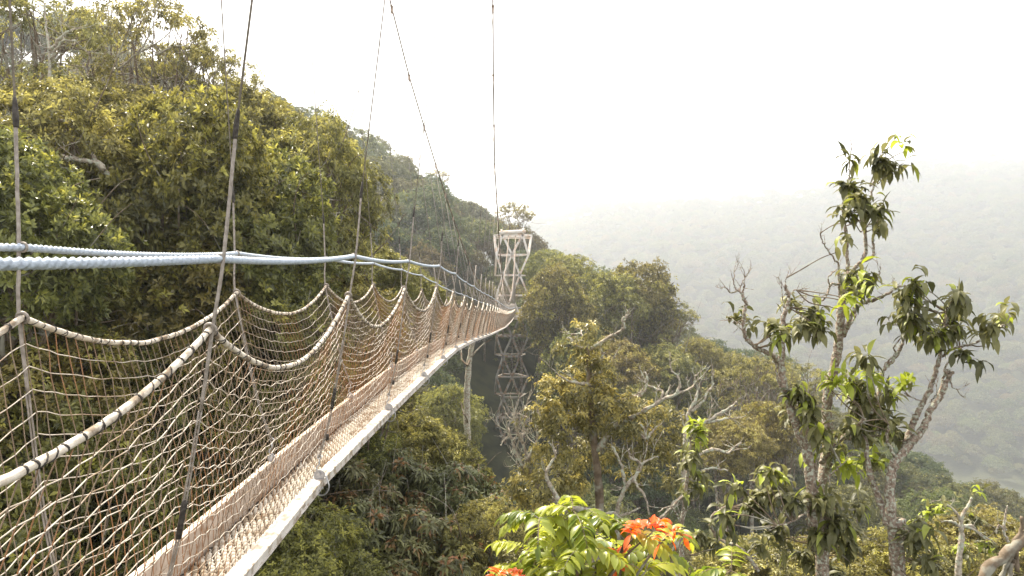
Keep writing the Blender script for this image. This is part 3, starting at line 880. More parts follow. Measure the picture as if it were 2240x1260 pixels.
# ---- instanced canopy: hill trees beyond the countable ones, and the far valley side
def canopy_stuff(name, pts, label):
    """ONE object: its mesh is a cloud of tree feet, a geometry node group sets a crown on each"""
    pts = np.array(pts, float)
    me = bpy.data.meshes.new(name)
    me.vertices.add(len(pts)); me.vertices.foreach_set('co', pts[:, :3].astype(np.float32).ravel())
    for an, col in (('kindi', 3), ('scl', 4), ('rot', 5)):
        a = me.attributes.new(an, 'INT' if an == 'kindi' else 'FLOAT', 'POINT')
        a.data.foreach_set('value', pts[:, col].astype(np.int32 if an == 'kindi' else np.float32))
    me.materials.append(M['leaf_mid'])
    o = link(name, me)
    o['kind'] = 'stuff'; o['label'] = label; o['category'] = 'forest'
    g = bpy.data.node_groups.new(name + '_nodes', 'GeometryNodeTree')
    g.interface.new_socket('Geometry', in_out='INPUT', socket_type='NodeSocketGeometry')
    g.interface.new_socket('Geometry', in_out='OUTPUT', socket_type='NodeSocketGeometry')
    gi = g.nodes.new('NodeGroupInput'); go = g.nodes.new('NodeGroupOutput')
    join = g.nodes.new('GeometryNodeGeometryToInstance')
    for ob in PROTO_OBJ:
        oi = g.nodes.new('GeometryNodeObjectInfo'); oi.inputs['Object'].default_value = ob; oi.transform_space = 'ORIGINAL'
        oi.inputs['As Instance'].default_value = True
        g.links.new(oi.outputs['Geometry'], join.inputs[0])
    iop = g.nodes.new('GeometryNodeInstanceOnPoints'); iop.inputs['Pick Instance'].default_value = True
    def attr(nm, ty):
        n = g.nodes.new('GeometryNodeInputNamedAttribute'); n.data_type = ty; n.inputs['Name'].default_value = nm; return n.outputs['Attribute']
    g.links.new(gi.outputs[0], iop.inputs['Points'])
    # the join keeps each Object Info as a separate instance to pick from
    jg = g.nodes.new('GeometryNodeJoinGeometry')
    g.nodes.remove(join)
    for nd in [n for n in g.nodes if n.bl_idname == 'GeometryNodeObjectInfo'][::-1]:
        g.links.new(nd.outputs['Geometry'], jg.inputs[0])
    g.links.new(jg.outputs[0], iop.inputs['Instance'])
    g.links.new(attr('kindi', 'INT'), iop.inputs['Instance Index'])
    cx = g.nodes.new('ShaderNodeCombineXYZ'); g.links.new(attr('rot', 'FLOAT'), cx.inputs[2])
    g.links.new(cx.outputs[0], iop.inputs['Rotation'])
    g.links.new(attr('scl', 'FLOAT'), iop.inputs['Scale'])
    g.links.new(iop.outputs[0], go.inputs[0])
    md = o.modifiers.new('canopy', 'NODES'); md.node_group = g
    return o
PROTO_OBJ = []
for kind in range(6):
    for o in bpy.data.objects:
        if o.type == 'MESH' and o.data == MID[kind][0]:
            PROTO_OBJ.append(o); break
assert len(PROTO_OBJ) == 6
if stuff_pts:
    canopy_stuff('hillside_forest', stuff_pts, 'dense hazy rainforest canopy on the far parts of the near hills')
far = []
yv = 380.0
while yv < 1345:
    st_ = 10.5 if yv < 700 else 13.0
    xv = -yv * .15 - 30
    while xv < yv * .84 + 20:
        x = xv + rng.uniform(-.45, .45) * st_; y = yv + rng.uniform(-.45, .45) * st_
        far.append((x, y)); xv += st_
    yv += st_ * .9
far = np.array(far); fz = ground_h(far[:, 0], far[:, 1])
keep = fz > -151
far = far[keep]; fz = fz[keep]
print('far trees', len(far))
big = rng.random(len(far)) < .12
canopy_stuff('valley_forest', np.column_stack([far, fz - 5.5, rng.integers(0, 5, len(far)), rng.uniform(.95, 1.8, len(far)) * np.where(far[:, 1] > 700, 1.2, 1) + big * .5, rng.uniform(0, 6.28, len(far))]),
             'unbroken rainforest covering the misty far side of the valley')

# ------------------------------------------------------------------ near forest, leaf by leaf
def near_proto(seed, R0, H0, ncl, rmin, rmax, flat, L, Wd, nleaf, dens, mat, tilt, droop, bark, young_p=.12, lowcut=-.6, thick=.35, trunk_r=.13, twigs=3):
    global rng
    keep = rng; rng = np.random.default_rng(500 + seed); random.seed(seed)
    cl = clump_set(R0, H0, ncl, rmin, rmax, flat, True, seed + 40)
    cl = [(a, b, c - H0 * .45, d, e) for a, b, c, d, e in cl]
    low = clump_set(R0 * .85, H0 * .3, ncl // 2, rmin, rmax, flat, False, seed + 90)
    cl += [(a, b, c - H0 * .75, d, e) for a, b, c, d, e in low]
    cm = crown_mesh('crown', cl, dens, nleaf, L, Wd, M[mat], tilt, droop, thick, lowcut, young_p, spray=.085)
    tips = [(a, b, c - e * .1) for a, b, c, d, e in cl]
    wm = wood_mesh('trunk', (rng.normal(0, .6), rng.normal(0, .6), -12), (0, 0, -H0 * .8), tips, trunk_r, M[bark], 8, twigs, .22)
    rng = keep
    return cm, wm
NEAR = {
    'glossy': near_proto(1, 1.55, 2.0, 19, .40, .70, .9, .125, .050, 8, 78, 'leaf_near', .55, .10, 'bark', .12),
    'warm': near_proto(2, 1.75, 1.7, 22, .36, .64, .85, .110, .042, 7, 80, 'leaf_warm', .35, .22, 'bark', .18),
    'open': near_proto(3, 2.3, 1.9, 19, .28, .56, .60, .10, .042, 7, 46, 'leaf_warm', .35, .22, 'bark', .14, -.3, trunk_r=.13, twigs=5),
    'whorl': near_proto(4, 1.6, 1.8, 18, .38, .66, .80, .23, .062, 9, 30, 'leaf_ros', .12, .30, 'pale_bark', .10, -.5),
    'fine': near_proto(5, 1.5, 1.5, 20, .34, .60, .85, .095, .036, 7, 105, 'leaf_near', .4, .2, 'bark', .12),
}
NEAR_LAB = {'glossy': 'dense dark green tree with small glossy leaves', 'warm': 'yellowish green leafy tree', 'open': 'open crowned tree with showing pale limbs',
            'whorl': 'tree with long grey green leaves in drooping whorls', 'fine': 'fine leaved green tree'}
def place_near(kind, px, py, D, s, label, sz=1.0, rot=None, name='rainforest_tree'):
    p = P(px, py, D)
    t = empty(name, tuple(p), label, 'tree', 'leafy trees close to the walkway')
    t.rotation_euler = (0, 0, random.uniform(0, 6.28) if rot is None else rot); t.scale = (s, s, s * sz)
    for nm, me in zip(('crown', 'trunk'), NEAR[kind]):
        o = bpy.data.objects.new(nm, me); C.objects.link(o); o.parent = t
    return t
random.seed(5)
WALL = [
 ('glossy', 400, 420, 14.0, 1.05, 1.35, 'dense dark green tree with small glossy leaves in the middle of the left forest wall'),
 ('glossy', 565, 500, 15.0, 1.0, 1.25, 'glossy leaved green tree just behind the second near hanger above the blue ropes'),
 ('warm', 110, 330, 13.0, .95, 1.2, 'olive green tree with tangled limbs at the left edge above the blue ropes'),
 ('glossy', 20, 480, 10.5, .8, 1.2, 'dark leafy tree at the far left edge level with the blue ropes'),
 ('warm', 690, 395, 18.0, 1.0, 1.45, 'rounded yellow-edged tree leaning out over the net rope right of the dense dark tree'),
 ('warm', 250, 290, 18.0, 1.05, 1.1, 'brownish green tree between the left skyline trees and the dense dark tree'),
 ('warm', 530, 270, 20.0, .95, 1.1, 'yellowish tree crown on the skyline behind the second near hanger'),
 ('open', 325, 95, 21.0, 1.0, 1.5, 'tall open tree with crooked limbs standing against the white sky upper left'),
 ('open', 45, 60, 16.5, .85, 1.3, 'sparse leafy tree against the sky in the top left corner'),
 ('open', 455, 165, 22.0, .8, 1.2, 'small open crown sticking out of the skyline right of the tall open tree'),
 ('open', 190, 235, 23.0, .8, 1.0, 'hazy open tree crown behind the top left corner tree'),
 ('warm', 820, 590, 22.0, .75, .9, 'low yellow-green bushy tree behind the fourth net peak'),
 ('glossy', 905, 650, 26.0, .7, .9, 'small green tree just beyond the low yellow-green bushy tree'),
 ('fine', 120, 640, 12.0, .9, 1.1, 'fine leaved green tree behind the far net rope at the left edge'),
 ('warm', 250, 650, 14.5, 1.0, 1.1, 'olive tree between the two blue ropes and the far net, left part'),
 ('glossy', 380, 690, 13.5, 1.0, 1.1, 'dark glossy tree seen through the far net left of the second net peak'),
 ('glossy', 560, 730, 14.5, 1.0, 1.1, 'dark glossy tree seen through the net below the second near hanger'),
 ('warm', 690, 690, 17.0, 1.0, 1.1, 'brownish twiggy tree seen through the net right of the second far net peak'),
 ('glossy', 790, 760, 19.0, .9, 1.1, 'green tree seen through the net below the third net peak'),
 ('fine', 70, 860, 11.0, 1.0, 1.1, 'dark green tree seen through the left net at mid height'),
 ('glossy', 240, 880, 12.5, 1.0, 1.2, 'shaded green tree seen through the net above the far deck board'),
 ('fine', 410, 930, 13.5, 1.0, 1.1, 'fine leaved tree seen through the net above the clamp of the far board'),
 ('glossy', 570, 900, 15.5, 1.0, 1.1, 'shaded tree seen through the net above the middle of the deck'),
 ('glossy', 90, 1090, 10.5, 1.0, 1.1, 'dark tree seen through the net in the bottom left corner'),
 ('fine', 260, 1130, 12.0, 1.0, 1.1, 'dark tree low behind the far deck board'),
 ('warm', 890, 975, 22.0, 1.0, 1.05, 'rounded green tree with yellow lit edge just under the near deck board'),
 ('fine', 760, 1010, 19.0, 1.0, 1.0, 'fine green tree under the deck left of the yellow-edged one'),
 ('glossy', 970, 1040, 24.0, 1.0, 1.0, 'green tree below the yellow-edged one, beside the bare pale trunk'),
 ('whorl', 700, 1110, 16.5, 1.0, 1.0, 'whorled long-leaved tree right under the near deck clamp'),
 ('whorl', 850, 1110, 18.0, 1.0, 1.0, 'whorled long-leaved tree between the deck and the bare pale trunk'),
 ('whorl', 980, 1130, 18.5, 1.0, 1.0, 'whorled long-leaved tree at the foot of the bare pale trunk'),
 ('whorl', 900, 1250, 15.0, 1.0, 1.0, 'whorled long-leaved tree cut by the bottom edge left of the orange-tipped tree'),
 ('whorl', 770, 1240, 14.5, .9, 1.0, 'whorled long-leaved tree at the bottom edge under the deck'),
 ('fine', 610, 1230, 11.5, .9, 1.0, 'bright fine leaved tree at the bottom edge touching the near deck board'),
 ('warm', 1060, 1200, 15.5, .85, 1.0, 'brownish tree between the whorled trees and the orange-tipped tree'),
 ('warm', 2160, 1190, 17.0, .75, .9, 'bright yellow-green tree in the bottom right corner'),
 ('fine', 2010, 1250, 16.0, .9, .9, 'green tree at the bottom edge behind the right lichen covered trunk'),
 ('warm', 1690, 1270, 15.0, .9, .8, 'olive tree at the bottom edge behind the left lichen covered trunk'),
 ('glossy', 1850, 1290, 17.0, 1.0, .8, 'green tree at the bottom edge between the two lichen covered trunks'),
]
for kd, px_, py_, D_, s_, sz_, lab in WALL:
    place_near(kd, px_, py_, D_, s_, lab, sz_)

BIG = [
 ('glossy', 1222, 670, 84, 2.4, 1.4, 'dark green giant tree whose crown overlaps the right side of the tower'),
 ('fine', 1238, 600, 94, 2.5, 1.1, 'dark leafy giant behind the right shoulder of the tower'),
 ('glossy', 1262, 800, 80, 2.6, 1.2, 'dark green giant lower on the slope right of the tower'),
 ('fine', 1330, 660, 88, 3.0, 1.3, 'tall dark giant in the middle of the clump right of the tower'),
 ('glossy', 1400, 660, 92, 2.9, 1.25, 'grey green giant forming the right shoulder of the clump beyond the tower'),
 ('warm', 1340, 800, 78, 2.5, 1.1, 'green giant under the tall dark one, behind the tip of the mossy tree'),
 ('open', 1455, 690, 90, 1.8, 1.1, 'open limbed tree reaching out from the right edge of the giant clump'),
 ('warm', 1450, 800, 82, 2.2, 1.0, 'rusty brown topped tree at the lower right of the giant clump'),
 ('fine', 1395, 880, 74, 2.2, 1.0, 'dark green tree in the ravine behind the bare limbs of the mossy tree'),
 ('open', 1650, 830, 70, 2.0, 1.2, 'pale limbed umbrella tree between the giant clump and the lichen covered tree'),
 ('open', 1760, 830, 78, 1.7, 1.0, 'small umbrella tree just left of the lichen covered main stem'),
 ('warm', 1600, 960, 52, 1.5, 1.0, 'orange brown leafed tree behind the limbs of the mossy tree'),
 ('fine', 1690, 930, 60, 1.7, 1.2, 'pyramid shaped green tree behind the left lichen covered stem'),
 ('glossy', 1050, 985, 97, 1.9, 1.1, 'dark shaded tree at the foot of the tower on its left'),
 ('fine', 1040, 880, 104, 2.0, 1.1, 'shaded tree in the ravine behind the tower, left of its legs'),
 ('glossy', 1100, 1060, 99, 1.9, .9, 'dark shaded tree directly behind the tower foot'),
 ('fine', 1150, 930, 101, 2.1, 1.1, 'dark tree in the ravine behind the lower right of the tower'),
 ('glossy', 1095, 820, 112, 2.2, 1.1, 'shaded tree seen through the lower lattice of the tower'),
 ('fine', 1010, 1100, 70, 1.5, .9, 'dark tree low in the ravine right of the bare pale trunk'),
 ('fine', 1196, 585, 103, 2.3, 1.2, 'dark leafy giant just right of the tower head frame'),
 ('fine', 1525, 775, 96, 2.1, 1.1, 'grey green giant on the falling ridge right of the giant clump'),
 ('glossy', 1600, 815, 104, 2.1, 1.0, 'dark giant lower on the falling ridge, left of the pale limbed umbrella tree'),
 ('glossy', 1480, 880, 84, 1.9, 1.1, 'dark green tree under the rusty brown topped tree'),
 ('open', 1122, 470, 150, 2.2, 1.2, 'emergent tree with flat airy crown right behind the tower top'),
 ('open', 960, 384, 200, 1.5, 1.0, 'tiny emergent tree on the ridge line beyond the hangers'),
 ('open', 884, 352, 170, 1.3, 1.0, 'small emergent tree on the hazy ridge left of the main cables'),
 ('glossy', 1080, 780, 40, 1.1, 1.1, 'dark tree deep in the ravine left of the tower legs') if False else ('fine', 985, 900, 60, 2.0, 1.2, 'dark tree in the shaded ravine left of the bare pale trunk'),
]
for kd, px_, py_, D_, s_, sz_, lab in BIG:
    t = place_near(kd, px_, py_, D_, s_, lab, sz_, name='giant_tree'); t['group'] = 'giant trees round the tower and ravine'
EXTRA = {
 'olive green tree with tangled limbs at the left edge above the blue ropes': [
   [(-40, 260, 11.5), (30, 305, 11.6), (90, 330, 11.8), (150, 345, 12), (205, 358, 12.2), (247, 390, 12.4)], [(225, 372, 12.2), (205, 345, 12.3), (188, 305, 12.4), (150, 270, 12.5), (100, 250, 12.6), (40, 220, 12.6)],
   [(150, 345, 12), (90, 362, 11.8), (45, 378, 11.7), (20, 390, 11.6)], [(30, 305, 11.6), (20, 290, 11.5), (0, 318, 11.4)], [(150, 500, 12.8), (165, 450, 12.8), (135, 420, 12.7), (100, 400, 12.6)],
   [(120, 560, 12.6), (160, 525, 12.6), (168, 490, 12.7), (150, 470, 12.7), (90, 455, 12.8)]],
 'tall open tree with crooked limbs standing against the white sky upper left': [
   [(262, 330, 20), (250, 250, 20), (245, 190, 20), (235, 155, 20), (238, 110, 20.2), (240, 60, 20.4), (235, 20, 20.6)], [(236, 160, 20), (262, 148, 19.9), (300, 118, 19.7), (340, 95, 19.6), (372, 70, 19.6)],
   [(238, 115, 20.2), (215, 70, 20.3), (200, 62, 20.4)], [(300, 118, 19.7), (320, 90, 19.7), (328, 55, 19.7)], [(340, 120, 19.6), (370, 105, 19.5), (400, 100, 19.5)], [(240, 90, 20.2), (280, 60, 20), (290, 40, 20)]],
 'rounded yellow-edged tree leaning out over the net rope right of the dense dark tree': [
   [(600, 560, 16.4), (625, 480, 16.3), (650, 440, 16.2), (690, 425, 16.2), (735, 420, 16.2)], [(620, 485, 16.3), (645, 460, 16.2), (700, 468, 16.1), (745, 465, 16.1)], [(640, 450, 16.2), (630, 400, 16.2), (645, 365, 16.2)],
   [(615, 440, 16.3), (640, 425, 16.2), (675, 385, 16.1)]],
 'sparse leafy tree against the sky in the top left corner': [[(110, 200, 14.6), (108, 120, 14.6), (100, 60, 14.7), (95, 0, 14.8)], [(108, 110, 14.6), (140, 75, 14.5), (175, 60, 14.5)], [(112, 130, 14.6), (135, 95, 14.5), (165, 88, 14.4)]],
}
rng = np.random.default_rng(61)
for o in list(bpy.data.objects):
    for pl in EXTRA.get(o.get('label', ''), []):
        if pl[0][0] < pl[-1][0] and o['label'].startswith('olive green tree with tangled'): pl = pl[::-1]
        mb = MB(); q = smooth_path([P(*p) for p in pl], 5, .012)
        mb.tube(q, np.linspace(.055 if len(pl) > 5 else .035, .014, len(q)) * (1 + .1 * rng.normal(0, 1, len(q))), 8)
        for k in range(5): grow(mb, q[rng.integers(len(q) // 4, len(q))], rng.normal(0, .7, 3) + [0, 0, .2], rng.uniform(.3, .7), .010, 1)
        me = mesh_arrays('limb', np.vstack(mb.V), np.vstack(mb.F), [M['pale_bark']], smooth=True)
        lo_ = link('limb', me, o, (0, 0, 0))
        bpy.context.view_layer.update()
        lo_.matrix_parent_inverse = o.matrix_world.inverted()
# bare trunk of a forest giant under the walkway
t = empty('forest_giant', tuple(P(1030, 1090, 26)), 'tall straight bare pale trunk rising from the ravine to below the walkway', 'tree')
mb = MB()
pts = smooth_path([P(1032, 1180, 26), P(1030, 1080, 26), P(1024, 980, 26.2), P(1022, 880, 26.3), P(1024, 820, 26.4), P(1030, 770, 26.6), P(1040, 725, 26.8)], 8, .012)
mb.tube(pts, np.linspace(.15, .09, len(pts)) * (1 + .06 * rng.normal(0, 1, len(pts))), 12)
mb.build('trunk', M['pale_bark'], t, smooth=True)
mb = MB()
for e in ((1012, 905, 25.6), (1008, 880, 27), (1075, 742, 27.2), (1010, 760, 27)):
    q = limb_path(P(1023, 925 if e[1] > 800 else 800, 26.2), P(*e), .2, 4)
    mb.tube(q, np.linspace(.05, .015, len(q)), 5)
mb.build('limb', M['bark'], t, smooth=True)

# ------------------------------------------------------------------ trees drawn limb by limb
def px_limb(mb, pts, r0, r1, sides=10, jit=.004, n=5, knob=.10):
    q = smooth_path([P(*p) for p in pts], n, jit)
    r = np.linspace(r0, r1, len(q)) * (1 + knob * rng.normal(0, 1, len(q)))
    mb.tube(q, r, sides)
    return q

# --- mossy, half dead tree in the centre
random.seed(21); rng = np.random.default_rng(21)
D0 = 10.0
ct = empty('mossy_tree', tuple(P(1300, 1250, D0)), 'half dead brownish tree with small leaves and many bare crooked limbs', 'tree')
mb = MB()
px_limb(mb, [(1330, 1900, 10.4), (1320, 1500, 10.2), (1305, 1250, 10), (1312, 1100, 10), (1300, 980, 10), (1292, 880, 10), (1288, 800, 10), (1284, 750, 10), (1280, 715, 10)], .10, .015)
tr = mb.build('trunk', M['bark'], ct, smooth=True)
LIMBS = [
 [(1290, 765, 10), (1325, 742, 9.9), (1352, 728, 9.8), (1366, 715, 9.7), (1362, 700, 9.7), (1371, 688, 9.7)],
 [(1286, 760, 10), (1266, 760, 10.1), (1246, 740, 10.2), (1240, 742, 10.2)],
 [(1284, 748, 10), (1270, 730, 10.1), (1250, 733, 10.2)],
 [(1300, 845, 10), (1270, 838, 9.8), (1240, 832, 9.7), (1216, 815, 9.6)],
 [(1305, 985, 10), (1350, 930, 9.9), (1400, 905, 9.8), (1440, 880, 9.7), (1480, 862, 9.6), (1515, 845, 9.6), (1522, 820, 9.6)],
 [(1340, 880, 10), (1385, 868, 9.9), (1405, 862, 9.9), (1416, 838, 9.9), (1412, 815, 9.9)],
 [(1440, 882, 9.7), (1450, 860, 9.7), (1428, 848, 9.8), (1418, 842, 9.8)],
 [(1450, 874, 9.7), (1465, 845, 9.7)],
 [(1480, 862, 9.6), (1488, 838, 9.6), (1480, 820, 9.6), (1468, 812, 9.6)],
 [(1500, 1100, 9.2), (1498, 1000, 9.3), (1500, 940, 9.4), (1508, 900, 9.5), (1524, 868, 9.5), (1530, 840, 9.6)],
 [(1512, 900, 9.5), (1535, 880, 9.5), (1548, 860, 9.5), (1562, 838, 9.5)],
 [(1500, 950, 9.4), (1540, 925, 9.4), (1575, 905, 9.4), (1600, 890, 9.4), (1612, 878, 9.4)],
 [(1548, 924, 9.4), (1580, 917, 9.4), (1597, 915, 9.4)],
 [(1500, 1010, 9.3), (1540, 988, 9.3), (1570, 984, 9.3), (1592, 990, 9.3), (1622, 968, 9.3)],
 [(1505, 1060, 9.2), (1538, 1032, 9.2), (1560, 1024, 9.2), (1592, 1030, 9.2)],
 [(1312, 1120, 9.6), (1262, 1110, 9.2), (1225, 1095, 9.1), (1205, 1065, 9.1), (1195, 1035, 9.1), (1213, 1000, 9.1), (1216, 985, 9.1)],
 [(1310, 1135, 9.6), (1340, 1122, 9.4), (1360, 1128, 9.4), (1400, 1110, 9.3)],
 [(1350, 1180, 9.6), (1352, 1110, 9.5), (1370, 1065, 9.4), (1395, 1035, 9.4), (1410, 1010, 9.4), (1440, 998, 9.4)],
 [(1368, 1062, 9.4), (1360, 1020, 9.4), (1345, 985, 9.4), (1338, 975, 9.4)],
 [(1385, 1045, 9.4), (1392, 1060, 9.3), (1412, 1090, 9.3), (1420, 1125, 9.3)],
 [(1405, 1015, 9.4), (1380, 1000, 9.4), (1375, 990, 9.4)],
 [(1240, 1120, 10.2), (1170, 1060, 10.2), (1135, 1000, 10.3), (1120, 965, 10.3), (1112, 935, 10.4)],
 [(1160, 1040, 10.2), (1150, 985, 10.3), (1128, 935, 10.3), (1122, 905, 10.4)],
 [(1150, 1010, 10.2), (1175, 960, 10.2), (1172, 930, 10.3)],
 [(1400, 945, 9.6), (1412, 960, 9.6), (1410, 940, 9.6), (1400, 928, 9.6)],
 [(1414, 960, 9.6), (1430, 940, 9.6), (1438, 932, 9.6)],
 [(1440, 1140, 9.2), (1470, 1105, 9.2), (1490, 1085, 9.2), (1500, 1060, 9.2), (1508, 1030, 9.2)],
 [(1480, 1200, 9.0), (1490, 1150, 9.0), (1497, 1100, 9.1), (1500, 1060, 9.2)],
 [(1290, 800, 10), (1310, 790, 9.9), (1322, 770, 9.9)], [(1296, 820, 10), (1316, 812, 9.9), (1330, 795, 9.9)],
]
for li, pl in enumerate(LIMBS):
    mb = MB()
    Ln = sum(math.dist(a[:2], b[:2]) for a, b in zip(pl[:-1], pl[1:]))
    r0 = min(.045, .016 + Ln * .00011)
    q = px_limb(mb, pl, r0, .010, 8, .006, 4, .14)
    for k in range(max(2, int(Ln / 34))):
        i = rng.integers(len(q) // 3, len(q))
        d = q[min(i + 1, len(q) - 1)] - q[i - 1]
        grow(mb, q[i - 1], unit(d) + rng.normal(0, .7, 3) + [0, 0, .5], rng.uniform(.12, .34), .0085, 1)
    if li in (21, 22, 23):
        for k in range(8): grow(mb, q[rng.integers(len(q) // 3, len(q))], rng.normal(0, .6, 3) + [0, 0, .8], .38, .009, 2, wob=.5)
    mb.build('limb', M['pale_bark'], ct, smooth=True)
def px_clumps(lst, D):
    return [(*P(x, y, D + random.uniform(-.35, .45)), r / FPX * D, r / FPX * D * f) for x, y, r, f in lst]
cl = px_clumps([(1283, 728, 26, .8), (1262, 765, 22, .7), (1312, 752, 14, .8), (1240, 758, 12, .7), (1295, 800, 34, .9), (1318, 825, 30, .8), (1250, 835, 38, .8), (1210, 860, 42, .8), (1275, 860, 44, .9), (1325, 880, 46, .8),
   (1190, 905, 40, .8), (1240, 915, 52, .8), (1300, 935, 50, .8), (1355, 920, 46, .7), (1400, 915, 36, .7), (1435, 905, 28, .7), (1370, 880, 28, .7), (1215, 980, 44, .9), (1270, 1000, 46, .9), (1330, 1000, 40, .8), (1180, 1010, 34, .9),
   (1150, 1060, 40, .9), (1200, 1060, 40, .9), (1260, 1060, 38, .9), (1130, 1110, 42, .9), (1175, 1120, 34, .9), (1110, 1160, 38, .9), (1390, 960, 26, .9), (1455, 950, 30, .8), (1480, 920, 24, .8), (1420, 985, 30, .8), (1440, 1040, 30, .8), (1460, 990, 28, .8), (1380, 1050, 26, .9), (1480, 1060, 24, .8), (1400, 1000, 22, .9)], D0)
cl = [(a, b, c, d * random.uniform(.72, .95), e * .85) for a, b, c, d, e in cl]
me = crown_mesh('crown', cl, 165, 6, .072, .030, M['leaf_fine'], .2, .35, .5, -.9, .22, spray=.06)
cr = link('crown', me, ct)

# --- long leaved, lichen covered trees on the right
def whorls(cl, Dm, per, L, Wd, mat_young=.0, twig=None, drp=1.0, up=.35):
    """cl: (px, py, r_px, n_whorls, young). returns V,F,tone,young and twig tips"""
    Vs = []; Fs = []; T = []; Yg = []; n = 0; tips = []
    for (x, y, rp, nw, yf) in cl:
        c = P(x, y, Dm + random.uniform(-.25, .25)); r = rp / FPX * Dm
        for k in range(nw):
            o = unit(rng.normal(0, 1, 3)) * r * .62 * rng.random() ** .5
            tip = c + o
            tips.append((c, tip))
            m = int(per * rng.uniform(1.0, 1.7))
            th = np.arange(m) * 2.399 + rng.random() * 6
            el = rng.uniform(-.7, .9, m) + (up if yf > .5 else 0)
            d = np.stack([np.cos(th) * np.cos(el), np.sin(th) * np.cos(el), np.sin(el)], -1)
            tl = unit(rng.normal(0, .7, 3) + [0, 0, 1.0]); e1 = unit(np.cross(tl, [.3, 1, .2])); e2 = np.cross(tl, e1)
            d = d[:, :1] * e1 + d[:, 1:2] * e2 + d[:, 2:] * tl
            base = tip + rng.normal(0, .012, (m, 3)) + unit(tip - c + rng.normal(0, .02, 3) - [0, 0, .03]) * (rng.random((m, 1)) ** 1.5) * -.20 * rng.uniform(.3, 1)
            LL = L * rng.uniform(.45, 1.15, m); WW = Wd * rng.uniform(.65, 1.25, m)
            V, F, st = long_leaves(base, d, LL, WW, drp * rng.uniform(.4, 3.4, m) * (.7 if yf > .5 else 1), 6)
            Vs.append(V); Fs.append(F + n); n += len(V)
            t_ = np.clip(rng.random() * .6 + rng.normal(.15, .2, m), 0, 1)
            y_ = np.where(rng.random(m) < yf, rng.uniform(.6, 1, m), (rng.random(m) < .05) * .5)
            T.append(np.repeat(t_, st)); Yg.append(np.repeat(y_, st))
    return np.vstack(Vs), np.vstack(Fs), np.concatenate(T), np.concatenate(Yg), tips

def lichen_tree(label, Dm, trunk, r_tr, limbs, clusters, base_lab, seed, L=.15, Wd=.042):
    global rng
    random.seed(seed); rng = np.random.default_rng(seed)
    foot = trunk[0]
    g = P(*foot); gz = float(ground_h(g[0], g[1]))
    t = empty('lichen_covered_tree', (g[0], g[1], gz), label, 'tree')
    mb = MB()
    q = smooth_path([np.array([g[0] + .1, g[1] + .2, gz - .5]), np.array([g[0] + .05, g[1], (gz + g[2]) / 2])] + [P(*p) for p in trunk], 6, .004)
    k0 = 12
    r = np.concatenate([np.linspace(r_tr[0] * 1.9, r_tr[0], k0), np.linspace(r_tr[0], r_tr[1], len(q) - k0)]) * (1 + .05 * rng.normal(0, 1, len(q))) * .88
    mb.tube(q, r, 14); mb.build('trunk', M['lichen_bark'], t, smooth=True)
    wood = [q[k0:]]
    for pl, ra, rb in limbs:
        mb = MB()
        q = px_limb(mb, pl, ra, rb, 10, .003, 6, .07)
        wood.append(q)
        for k in range(int(len(q) / 7)):
            i = rng.integers(2, len(q))
            grow(mb, q[i - 1], rng.normal(0, .8, 3) + [0, 0, .3], rng.uniform(.03, .10), .003, 0)
        if len(pl[-1]) == 3 and rb < .006:
            for k in range(2): grow(mb, q[-1], unit(q[-1] - q[-3]) + rng.normal(0, .5, 3), .10, .003, 1)
        mb.build('limb', M['lichen_bark'], t, smooth=True)
    V, F, tn, yg, tips = whorls(clusters, Dm, 9, L, Wd)
    me = mesh_arrays('foliage', V, F, [M['leaf_big']], {'tone': tn, 'young': yg}, smooth=True)
    fo = link('foliage', me, t)
    allw = np.vstack(wood)
    mb = MB()
    for c, tip in tips:
        j = np.argmin(np.linalg.norm(allw - c, axis=1) + .4 * np.linalg.norm(allw - tip, axis=1))
        s0 = allw[j]
        if np.linalg.norm(s0 - tip) > .9: s0 = c
        w_ = limb_path(s0, tip - [0, 0, .03], .22, 4)
        mb.tube(w_, np.linspace(.0055, .003, len(w_)), 5)
    mb.build('twig', M['bark'], t, smooth=True)
    return t
